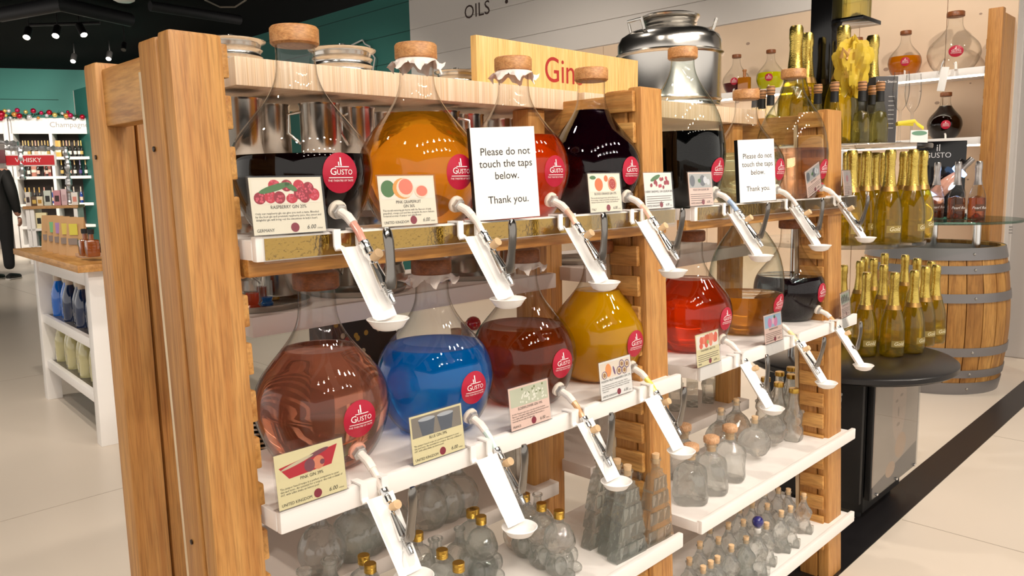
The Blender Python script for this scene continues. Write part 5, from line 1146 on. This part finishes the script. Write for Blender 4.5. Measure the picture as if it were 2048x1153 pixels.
def pouch(col):
    root = empty('kraft_pouch'); mb = MB(); v = []; f = []; K = 8
    for k in range(K + 1):
        z = 0.24 * k / K; d = 0.035 * (1 - k / K) + 0.002
        for x, y in ((-0.085, -d), (0, -d * 1.4), (0.085, -d), (0.085, d), (0, d * 1.4), (-0.085, d)): v.append((x, y, z))
    for k in range(K):
        for i in range(6): j = (i + 1) % 6; f.append((k * 6 + i, k * 6 + j, k * 6 + 6 + j, k * 6 + 6 + i))
    f += [tuple(range(6)), tuple(K * 6 + i for i in range(6))]
    obj('pouch_body', MB().add(v, f), KRAFT, root, smooth=40)
    tl = R(9); obj('label', MB().box((-0.04, -0.03, 0.13), (0.04, -0.027, 0.20)), mat('pouch_lbl_' + col[1:], col, 0.7), root, smooth=0)
    obj('window', MB().box((-0.045, -0.043, 0.07), (0.045, -0.038, 0.11)), mat('pouch_window', '#8a7a70', 0.3), root, smooth=0); return root
for k, c in enumerate(('#c9a274', '#7cc08a', '#b08ac0', '#dcc860', '#d8cc50')):
    pz = P(*((106, 500), (118, 503), (130, 506), (143, 509), (158, 511))[k], Z=TT + 0.0005); o = pouch(c); put(o, pz, -1.0); o.scale = (0.62, 0.8, 0.85)
    tag(o, ('plain brown paper pouch at the back of the pouch row', 'brown paper pouch with a green label', 'brown paper pouch with a purple label', 'brown paper pouch with a yellow label before the purple one', 'brown paper pouch with a yellow label beside the amber miniatures')[k], 'pouch', 'brown paper pouches on the table')
for k in range(2):
    pz = P((173, 186)[k], 512 + 2 * k, Z=TT + 0.0205); e = empty('amber_miniature', pz, ang); tag(e, 'amber spirit miniature with a black cap on the table', 'bottle', 'amber miniatures on the table')
    obj('glass_body', MB().bbox((-0.03, -0.03, 0), (0.03, 0.03, 0.085), 0.01), mat('amber_mini', '#8a4410', 0.08, coat=1.0), e)
    obj('neck', MB().lathe([(0.011, 0.08), (0.011, 0.115)], 14), mat('amber_mini'), e); obj('cap', MB().lathe([(0.015, 0.112), (0.015, 0.135), (1e-5, 0.136)], 16), BLACK, e)
    obj('label', MB().box((-0.031, -0.0308, 0.02), (0.031, -0.0302, 0.065)), mat('mini_label', '#2a2020', 0.6), e, smooth=0)
pz = P(179, 514, Z=TT + 0.0005); e = obj('clear_riser', MB().bbox((-0.07, -0.05, 0), (0.07, 0.05, 0.019), 0.002), mat('riser_pink', '#d8b8a0', 0.2, alpha=0.6), loc=pz, rz=ang); tag(e, 'low clear riser under the amber miniatures', 'riser')

# ------------------------------------------------------------------ far bays with champagne, garland, whisky sign
LM = Matrix.Translation(LO) @ Matrix.Rotation(LROT, 4, 'Z'); LI = LM.inverted()
def lp_(px, py, y=0.0):
    """local x, z on the far bays at local depth y for a photo pixel"""
    v = FW + (px - 1024) / FPX * RT - (py - 576.5) / FPX * UP
    o = LI @ CAM; d = LI.to_3x3() @ v; t = (y - o.y) / d.y; return (o + d * t).x, (o + d * t).z
def zz_(py, px=80): return lp_(px, py)[1]
xa = lp_(26, 300)[0]; xm = lp_(104, 300)[0]; xb = lp_(172, 300)[0] + 0.9; xl = lp_(-30, 300)[0]
bay = empty('champagne_bay', LO, LROT); tag(bay, 'white wall bay with a Champagne header and lit bottle shelves', 'shelving')
def bp_(n, mb, m, p=None): return obj(n, mb, m, p or bay)
BW = mat('bay_white', '#e9e5e2', 0.5); BDK = mat('bay_dark', '#3a3330', 0.7)
ztop = zz_(236); zh = zz_(268); zs1 = zz_(314); zs2 = zz_(353); zs3 = zz_(408)
hd = bp_('header_board', MB().bbox((xa, -0.02, zh), (xb, 0.02, ztop), 0.006), BW)
mb = MB(); flat_text(mb, 'Champagne', 0.16, lp_(139, 252)[0], zz_(254.5), -0.024, res=3); obj('lettering', mb, mat('letter_grey', '#8a8684', 0.6), hd, smooth=0)
bp_('back_panel', MB().box((xa, 0.5, 0), (xb, 0.55, ztop)), BDK)
for x in (xa, xm, xb): bp_('upright', MB().bbox((x - 0.03, -0.02, 0), (x + 0.03, 0.5, ztop), 0.004), BW)
for z in (zs1, zs2, zs3, 0.5, 0.1): bp_('shelf_board', MB().bbox((xa, -0.03, z - 0.06), (xb, 0.5, z), 0.004), BW)
bay2 = empty('spirits_bay', LO, LROT); tag(bay2, 'plain white wall bay beside the champagne bay', 'shelving')
bp_('header_board', MB().bbox((xl - 2, -0.02, zh), (xa - 0.06, 0.02, ztop), 0.006), BW, bay2); bp_('upright', MB().bbox((xa - 0.14, -0.03, 0), (xa - 0.05, 0.5, ztop), 0.004), BW, bay2)
bp_('back_panel', MB().box((xl - 2, 0.5, 0), (xa - 0.06, 0.55, ztop)), mat('bay_grey', '#8c8480', 0.6), bay2)
for z in (zs1 + .1, zs2, zs3): bp_('shelf_board', MB().bbox((xl - 2, -0.03, z - 0.06), (xa - 0.1, 0.5, z), 0.004), BW, bay2)
def champ(glass_c, foil_c, label_c, key):
    root = empty('champagne_bottle'); pr = densify([(1e-5, 0), (0.043, 0), (0.046, 0.01), (0.046, 0.14), (0.036, 0.18), (0.020, 0.22), (0.016, 0.26), (0.0155, 0.30)], 2)
    obj('glass_body', MB().lathe(pr, 14), mat('cg_' + key, glass_c, 0.1, coat=1.0), root, smooth=60)
    obj('foil', MB().lathe([(0.021, 0.215), (0.0175, 0.26), (0.02, 0.29), (0.0185, 0.318), (1e-5, 0.32)], 12), mat('cf_' + key, foil_c, 0.35, metal=0.5), root)
    obj('label', MB().lathe([(0.0468, 0.05), (0.0468, 0.115)], 14, close=False), mat('cl_' + key, label_c, 0.6), root); return root
CH = [('black bottle with white label', champ('#14120f', '#c8a878', '#ece6da', 'a')), ('black bottle with gold label', champ('#1a1512', '#d8b060', '#c8a860', 'b')), ('black bottle with pink label', champ('#20140f', '#e0a898', '#e8b8a8', 'c')), ('navy bottle with purple label', champ('#141428', '#9c94b8', '#4c4080', 'd')), ('blue bottle with pink label', champ('#123a8c', '#e8d8c8', '#f0c8b0', 'e'))]
CHP = [(n, Proto(o)) for n, o in CH]
def row(pys, zb, pxs, y, seq, where):
    for i, px in enumerate(pxs):
        n, p = CHP[seq[i % len(seq)]]; x, _ = lp_(px, pys, y); q = LM @ Vector((x, y, zb + 0.001))
        p.get(q, LROT, '%s %s' % (n, where), 'bottle', 'bottles %s' % where).scale = (0.68, 0.68, 1.12)
row(300, zs1, [47, 52, 58, 66, 72, 78, 85, 91, 97, 128, 134, 140, 150, 158, 163], 0.2, [0, 0, 1, 0, 2, 0], 'on the top far bay shelf')
row(340, zs2, [57, 76, 93, 124, 140, 150, 161, 172], 0.15, [0, 2, 2, 1, 2, 0, 3, 0], 'on the middle far bay shelf')
row(395, zs3, [106, 118, 133, 149, 163, 52, 60, 70, 80, 90], 0.15, [4, 4, 4, 4, 4, 1, 1, 0, 1, 2], 'on the low far bay shelf')
for px, py, w_, h_, c, lb in ((116, 311, 0.14, 0.36, '#d8a850', 'gold gift carton among the champagne'), (96, 350, 0.13, 0.30, '#a85a50', 'reddish gift carton on the middle far shelf'), (70, 350, 0.12, 0.30, '#b87a68', 'pale red gift carton on the middle far shelf')):
    x, z = lp_(px, py, 0.25); e = empty('gift_carton', LM @ Vector((x, 0.3, (zs1 if py < 320 else zs2) + 0.001)), LROT); tag(e, lb, 'box'); obj('carton', MB().bbox((-w_ / 2, -0.06, 0), (w_ / 2, 0.06, h_), 0.004), mat('gc' + c[1:], c, 0.5), e); obj('printed_band', MB().box((-w_ / 2, -0.0612, h_ * 0.3), (w_ / 2, -0.0604, h_ * 0.5)), PAPER, e, smooth=0)
# garland with baubles along the header top
gl_ = empty('christmas_garland', LO, LROT); tag(gl_, 'green fir garland with red gold and silver baubles on the far bays', 'garland')
rnd = random.Random(3); mb = MB(); x0g, x1g = xl - 1.0, lp_(160, 230)[0]; n = 900
for k in range(n):
    x = x0g + (x1g - x0g) * rnd.random(); a = rnd.uniform(0, 2 * PI); L_ = rnd.uniform(0.07, 0.15); z = ztop + 0.06 + 0.03 * math.sin(x * 5)
    p = Vector((x, -0.02, z)); d = Vector((rnd.uniform(-.6, .6), -abs(math.cos(a)) * 0.8, math.sin(a))).normalized(); s_ = d.cross(Vector((1, 0.2, 0.1))).normalized() * 0.018
    mb.add([tuple(p + s_), tuple(p - s_), tuple(p + d * L_)], [(0, 1, 2)])
fo = obj('fir_needles', mb, mat('fir_green', '#2c5230', 0.7, var=0.35, vscale=5), gl_, smooth=0); tag(fo, kind='stuff')
BCOL = ['#b01830', '#d8c070', '#d8d8dc', '#a8183c', '#d89850', '#c02858', '#c8ccd4']
for k, (px, py, s_) in enumerate(((3, 229, 2.0), (10, 222, 1), (18, 222, 1), (2, 237, 1.3), (29, 229, 1.3), (35, 221, 1.2), (21, 236, .8), (39, 232, 1.4), (52, 224, 1), (59, 234, 1.2), (67, 222, 1.3), (77, 236, .8), (83, 226, 1), (94, 231, .9), (99, 225, 1.3), (110, 230, 1.2), (125, 227, .8), (136, 224, .8), (133, 232, 1.3), (141, 231, 1.3), (148, 236, .8), (165, 234, 1.3), (12, 231, .9))):
    x, z = lp_(px, py, -0.12); obj('bauble', MB().sphere((x, -0.14, z), 0.042 * s_, 14, 10), mat('bauble%d' % (k % 7), BCOL[k % 7], 0.2, metal=0.6), gl_, smooth=80)
# tinsel framed gondola with the whisky sign in front
def at(px, py, d): return P(px, py, d=d)
gd = 13.5; go = at(80, 385, gd); go.z = 0; GM = Matrix.Translation(go) @ Matrix.Rotation(LROT, 4, 'Z'); GI = GM.inverted()
def gp(px, py, y=0.0):
    v = FW + (px - 1024) / FPX * RT - (py - 576.5) / FPX * UP; o = GI @ CAM; d = GI.to_3x3() @ v; t = (y - o.y) / d.y; return o + d * t
wsn = empty('whisky_gondola', go, LROT); tag(wsn, 'white shelf island framed in silver tinsel with a red whisky sign', 'shelving')
TIN = mat('tinsel', '#c4c4c6', 0.35, metal=0.8, bump=1.0, bscale=60)
def tinsel(pts):
    pts = [gp(*q) for q in pts]; P2 = []
    for a, b in zip(pts, pts[1:]):
        m = max(2, int((b - a).length / 0.03))
        for k in range(m): P2.append(a + (b - a) * k / m)
    P2.append(pts[-1]); r = random.Random(len(P2)); obj('tinsel_frame', MB().tube(P2, [r.uniform(0.028, 0.06) for _ in P2], 7), TIN, wsn, smooth=0)
tinsel([(10, 297), (134, 297)]); tinsel([(40, 292), (46, 360)]); tinsel([(131, 298), (136, 330), (139, 408)]); tinsel([(0, 285), (36, 288)])
a, b = gp(13, 331, -0.02), gp(108, 311, -0.02)
sg = obj('sign_board', MB().bbox((a.x - 0.03, -0.03, a.z - 0.02), (b.x + 0.03, -0.01, b.z + 0.02), 0.003), BW, wsn); obj('sign_face', MB().box((a.x, -0.034, a.z), (b.x, -0.031, b.z)), mat('whisky_red', '#cc1424', 0.5), sg, smooth=0)
mb = MB(); c_ = gp(57, 324.5, -0.036); flat_text(mb, 'WHISKY', 0.105, c_.x, c_.z, -0.037, res=2); obj('lettering', mb, WINK, sg, smooth=0)
a, b = gp(-20, 327, -0.1), gp(10, 300, -0.1); s2 = obj('dark_sign', MB().bbox((a.x, -0.13, a.z), (b.x, -0.1, b.z), 0.004), mat('dark_sign', '#6c3038', 0.5), wsn)
gt = gp(80, 412).z
xL, xR = gp(48, 400).x, gp(158, 400).x
obj('counter_top', MB().bbox((xL, -0.15, gt - 0.05), (xR, 0.5, gt), 0.004), wood('counter_oak', '#a87848', '#c89a64', (3, 8, 8)), wsn)
for x in (xL + 0.03, gp(66, 450).x, xR - 0.08): obj('side_panel', MB().bbox((x, -0.12, 0), (x + 0.06, 0.45, gt - 0.05), 0.004), BW, wsn)
for pz in (gp(80, 457).z, gp(80, 492).z): obj('shelf_board', MB().bbox((xL + 0.04, -0.12, pz - 0.04), (xR - 0.04, 0.45, pz), 0.004), BW, wsn)
for k, (px, w_, h_, c1, c2, lb) in enumerate(((58, 0.10, 0.24, '#e0d8d0', '#40302c', 'white gift box with dark print on the whisky island'), (70, 0.12, 0.16, '#5a4430', '#d8b458', 'squat jar with gold label on the whisky island'), (81, 0.12, 0.16, '#e8d8b8', '#b88a30', 'squat jar with cream label on the whisky island'), (97, 0.14, 0.26, '#c8cfc4', '#2c2c2c', 'pale green carton with a bow-tie print on the whisky island'), (116, 0.14, 0.26, '#c88a94', '#3c2a2a', 'pink carton with a bow-tie print on the whisky island'), (130, 0.11, 0.28, '#d8b8bc', '#c0a0a4', 'tall pale pink tube on the whisky island'), (151, 0.13, 0.22, '#e8e0d8', '#e09080', 'white bottle box with coral print on the whisky island'))):
    g_ = gp(px, 405); e = empty('gift_box', GM @ Vector((g_.x, 0.0, gt + 0.001)), LROT); tag(e, lb, 'box'); w_ *= 0.78; obj('carton', MB().bbox((-w_ / 2, -0.05, 0), (w_ / 2, 0.05, h_), 0.005), mat('wb%d' % k, c1, 0.5), e); obj('printed_mark', MB().box((-w_ * 0.3, -0.0512, h_ * 0.25), (w_ * 0.3, -0.0503, h_ * 0.65)), mat('wc%d' % k, c2, 0.5), e, smooth=0)
for k, (px, z_, c1, c2, lb) in enumerate(((62, 0, '#e4ddd6', '#4a3c38', 'white carton with dark marks below the whisky counter'), (80, 0, '#e8dcae', '#22201c', 'cream carton with black stag print below the whisky counter'), (90, 0, '#e8dcae', '#22201c', 'cream carton with black stag print below the whisky counter'), (64, 1, '#5c6048', '#44482f', 'olive green carton on the lowest whisky shelf'), (82, 1, '#1c3c30', '#0c1814', 'dark green carton on the lowest whisky shelf'), (93, 1, '#181818', '#c8a8a0', 'black carton with a red and white crest on the lowest whisky shelf'))):
    g_ = gp(px, 440); zb = (gp(80, 457).z, gp(80, 492).z)[z_]; e = empty('gift_box', GM @ Vector((g_.x, -0.02, zb + 0.001)), LROT); tag(e, lb, 'box', 'cream stag cartons' if 'stag' in lb else None); obj('carton', MB().bbox((-0.043, -0.05, 0), (0.043, 0.05, 0.27), 0.004), mat('xb%d' % k, c1, 0.5), e); obj('printed_mark', MB().box((-0.03, -0.0512, 0.08), (0.03, -0.0503, 0.18)), mat('xc%d' % k, c2, 0.5), e, smooth=0)
# slanted framed blackboard and a globe jar near the pouches
q = tpos(0.45, 0.75, TT + 0.012); e = empty('framed_board', q, LROT); tag(e, 'small slanted blackboard in a wooden frame behind the pouches', 'board'); e.rotation_euler = (0, 0.45, LROT)
obj('slate', MB().box((-0.08, -0.004, 0), (0.08, 0.004, 0.30)), mat('slate', '#3a3836', 0.7), e, smooth=0)
for s_ in (-1, 1): obj('frame', MB().bbox((s_ * 0.085 - 0.01, -0.01, -0.01), (s_ * 0.085 + 0.01, 0.01, 0.32), 0.002), PINEY, e)

# ------------------------------------------------------------------ the shopper in dark clothes
pf = P(6, 560, Z=0); pe = empty('person', (pf.x, pf.y, 0), AZ + PI / 2); tag(pe, 'person in a black jacket and trousers standing with one arm down', 'person')
# skeleton: +x is the person's side shown in the picture, -y towards the camera is their back
SK = [((0, 0, 1.0), .17), ((0, 0, 1.2), .19), ((0, 0.01, 1.42), .20), ((0, 0.0, 1.56), .085), ((0, -0.02, 1.66), .095), ((0, -0.02, 1.78), .10), ((0, -0.01, 1.85), .06),
      ((.20, 0, 1.50), .095), ((.27, 0.0, 1.22), .078), ((.25, -0.10, 1.0), .055), ((.235, -0.16, 0.93), .033), ((-.20, 0, 1.50), .095), ((-.28, 0.02, 1.22), .078), ((-.27, -0.06, .97), .055), ((-.265, -0.09, .90), .033),
      ((.11, 0, .93), .125), ((.115, -0.01, .52), .085), ((.12, 0.01, .14), .072), ((-.11, 0, .93), .125), ((-.115, -.01, .52), .085), ((-.12, .01, .14), .072)]
ED = [(0, 1), (1, 2), (2, 3), (3, 4), (4, 5), (5, 6), (2, 7), (7, 8), (8, 9), (9, 10), (2, 11), (11, 12), (12, 13), (13, 14), (0, 15), (15, 16), (16, 17), (0, 18), (18, 19), (19, 20)]
def skin(name, sk, ed, mats, pick, parent, root=0, sub=2):
    me = bpy.data.meshes.new(name); me.from_pydata([s[0] for s in sk], ed, []); o = bpy.data.objects.new(name, me); COL.objects.link(o)
    md = o.modifiers.new('s', 'SKIN'); md.use_smooth_shade = True; sb = o.modifiers.new('u', 'SUBSURF'); sb.levels = sub; sb.render_levels = sub
    for i, s in enumerate(sk): o.data.skin_vertices[0].data[i].radius = (s[1], s[1]); o.data.skin_vertices[0].data[i].use_root = (i == root)
    dg = bpy.context.evaluated_depsgraph_get(); nm = bpy.data.meshes.new_from_object(o.evaluated_get(dg)); bpy.data.objects.remove(o)
    r = bpy.data.objects.new(name, nm); COL.objects.link(r); r.parent = parent; nm.materials.clear()
    for m in mats: nm.materials.append(m)
    for p in nm.polygons: p.use_smooth = True; p.material_index = pick(p.center)
    return r
JK = mat('jacket_black', '#161514', 0.75, var=0.3, vscale=9); TRS = mat('trousers_black', '#111012', 0.8); SKN = mat('skin_tone', '#c8927c', 0.5)
def pick(c):
    if c.z > 1.56: return 2
    if c.z < 0.97 and abs(c.x) < 0.22: return 1
    if abs(c.x) > 0.17 and c.z < 0.955: return 2
    return 0
skin('body', SK, ED, [JK, TRS, SKN], pick, pe)
for s_ in (1, -1):
    wx, wy, wz = (.235, -.165, .925) if s_ > 0 else (-.265, -.095, .895)
    hk = [((wx, wy, wz), .030), ((wx - .002 * s_, wy - .02, wz - .05), .036)]; he = [(0, 1)]
    for k, (dx, L_) in enumerate(((-.027, .058), (-.009, .068), (.009, .064), (.026, .05))):
        b0 = len(hk); hk += [((wx, wy - .022 + dx, wz - .078), .0105), ((wx - .012 * s_, wy - .03 + dx, wz - .078 - L_ * .55), .0095), ((wx - .032 * s_, wy - .026 + dx, wz - .078 - L_ * .95), .0082)]; he += [(1, b0), (b0, b0 + 1), (b0 + 1, b0 + 2)]
    b0 = len(hk); hk += [((wx - .018 * s_, wy - .058, wz - .045), .012), ((wx - .03 * s_, wy - .078, wz - .075), .010)]; he += [(1, b0), (b0, b0 + 1)]
    skin('hand', hk, he, [SKN], lambda c: 0, pe, 0, 1)
    sx = .12 * s_; obj('shoe', MB().tube([(sx, 0.07, .045), (sx, 0.0, .055), (sx, -.10, .042), (sx, -.18, .032), (sx, -.21, .028)], [.035, .052, .05, .045, .022], 14, flat=(0.95, 0.78)), BLACK, pe, smooth=70)
    obj('shoe_sole', MB().tube([(sx, 0.08, .012), (sx, -.2, .012)], [.04, .042], 10, flat=(1, .28)), mat('sole_white', '#cfcac4', 0.6), pe)
obj('hair', MB().sphere((0, .0, 1.80), .115, 20, 12, sc=(.95, 1.05, .95)), mat('hair_dark', '#2a201a', 0.7), pe)
for s_ in (-1, 1): obj('ear', MB().sphere((s_ * .1, -.02, 1.73), .025, 10, 6, sc=(.4, 1, 1.3)), SKN, pe); obj('eye', MB().sphere((s_ * .035, -.112, 1.74), .012, 10, 6), mat('eye_dark', '#1c1614', 0.2), pe)
obj('nose', MB().sphere((0, -.125, 1.70), .018, 10, 6, sc=(.8, 1, 1.4)), SKN, pe); obj('mouth', MB().sphere((0, -.112, 1.655), .022, 10, 6, sc=(1, .4, .3)), mat('lip', '#a05a50', 0.5), pe)

# ------------------------------------------------------------------ ceiling fittings
LAMP = mat('lamp_face', '#fff4e4', 0.4, emit='#fff0dc', es=14.0)
for k, (px, py, zc, s_) in enumerate(((53, 75, 3.55, 1), (111, 72, 3.55, 1), (168, 70, 3.55, 1), (146, 123, 3.6, .9), (217, 118, 3.6, .9), (247, 100, 3.55, .8))):
    q = P(px, py, Z=zc); e = empty('track_spotlight', q); tag(e, ('lit black spotlight on the far ceiling track', 'dim black spotlight under the dark ceiling')[k > 2], 'spotlight', ('lit track spotlights', 'dim ceiling spotlights')[k > 2])
    aim = Vector((-0.5, -0.8, -1.0)).normalized() if k != 2 else Vector((0.1, -0.8, -1)).normalized(); M = dirM((0, 0, 0), -aim)
    obj('housing', MB().lathe([(0.05 * s_, -0.005), (0.055 * s_, 0.0), (0.055 * s_, 0.20 * s_), (0.04 * s_, 0.22 * s_), (1e-5, 0.221 * s_)], 18, M, close=False), BLACK, e)
    obj('lamp_face', MB().lathe([(1e-5, 0.002), (0.046 * s_, 0.002)], 18, M, close=False), LAMP if k != 5 else mat('lamp_dim', '#6a6660', 0.4), e)
    obj('stem', MB().tube([-aim * 0.2 * s_, Vector((-aim.x * 0.2, -aim.y * 0.2, 3.95 - q.z))], 0.012, 8), BLACK, e)
q = P(60, 50, Z=3.86); q2 = P(200, 46, Z=3.86); e = obj('ceiling_track', MB().tube([(0, 0, 0), q2 - q], 0.025, 6), mat('track_dark', '#17171a', 0.5), loc=q); tag(e, 'black lighting track under the dark ceiling', 'track')
q = P(248, 4, Z=3.7); e = empty('smoke_detector', q); tag(e, 'white round smoke detector hanging from the dark ceiling', 'detector'); obj('dome', MB().lathe([(1e-5, 0), (0.09, 0.0), (0.13, 0.02), (0.14, 0.05), (0.06, 0.06), (0.06, 0.25)], 28), WPLAS, e)
obj('drop_rod', MB().tube([(0, 0, 0.2), (0, 0, 3.95 - q.z)], 0.02, 8), WPLAS, e)
for (pxs, r, lb) in ((((0, 30), (120, 8), (260, 40)), 0.10, 'wide black duct under the dark ceiling'), (((300, 12), (480, 40)), 0.07, 'thin dark pipe under the ceiling above the rack')):
    pts = [P(a_, b_, Z=3.8) for a_, b_ in pxs]; e = obj('ceiling_pipe', MB().tube([p - pts[0] for p in pts], r, 14), mat('duct_dark', '#1c1c20', 0.6), loc=pts[0]); tag(e, lb, 'pipe')
pts = [P(a_, b_, Z=3.7) for a_, b_ in ((410, 0), (440, 14), (470, 14), (492, 0))]; e = obj('ceiling_cable', MB().tube([p - pts[0] for p in pts], 0.012, 8), mat('cable_grey', '#7c7468', 0.6), loc=pts[0]); tag(e, 'looped grey cable under the dark ceiling', 'cable')
# white wire outline on the teal wall
pts = [P(a_, b_, X=XW - 0.05) for a_, b_ in ((683, 100), (725, 80), (730, 88), (740, 93), (742, 104), (750, 116), (746, 142))]; e = obj('wire_outline', MB().tube([p - pts[0] for p in pts], 0.010, 8), mat('wire_white', '#d8d6d2', 0.4), loc=pts[0]); tag(e, 'white wire bottle outline on the teal wall', 'wall decoration')
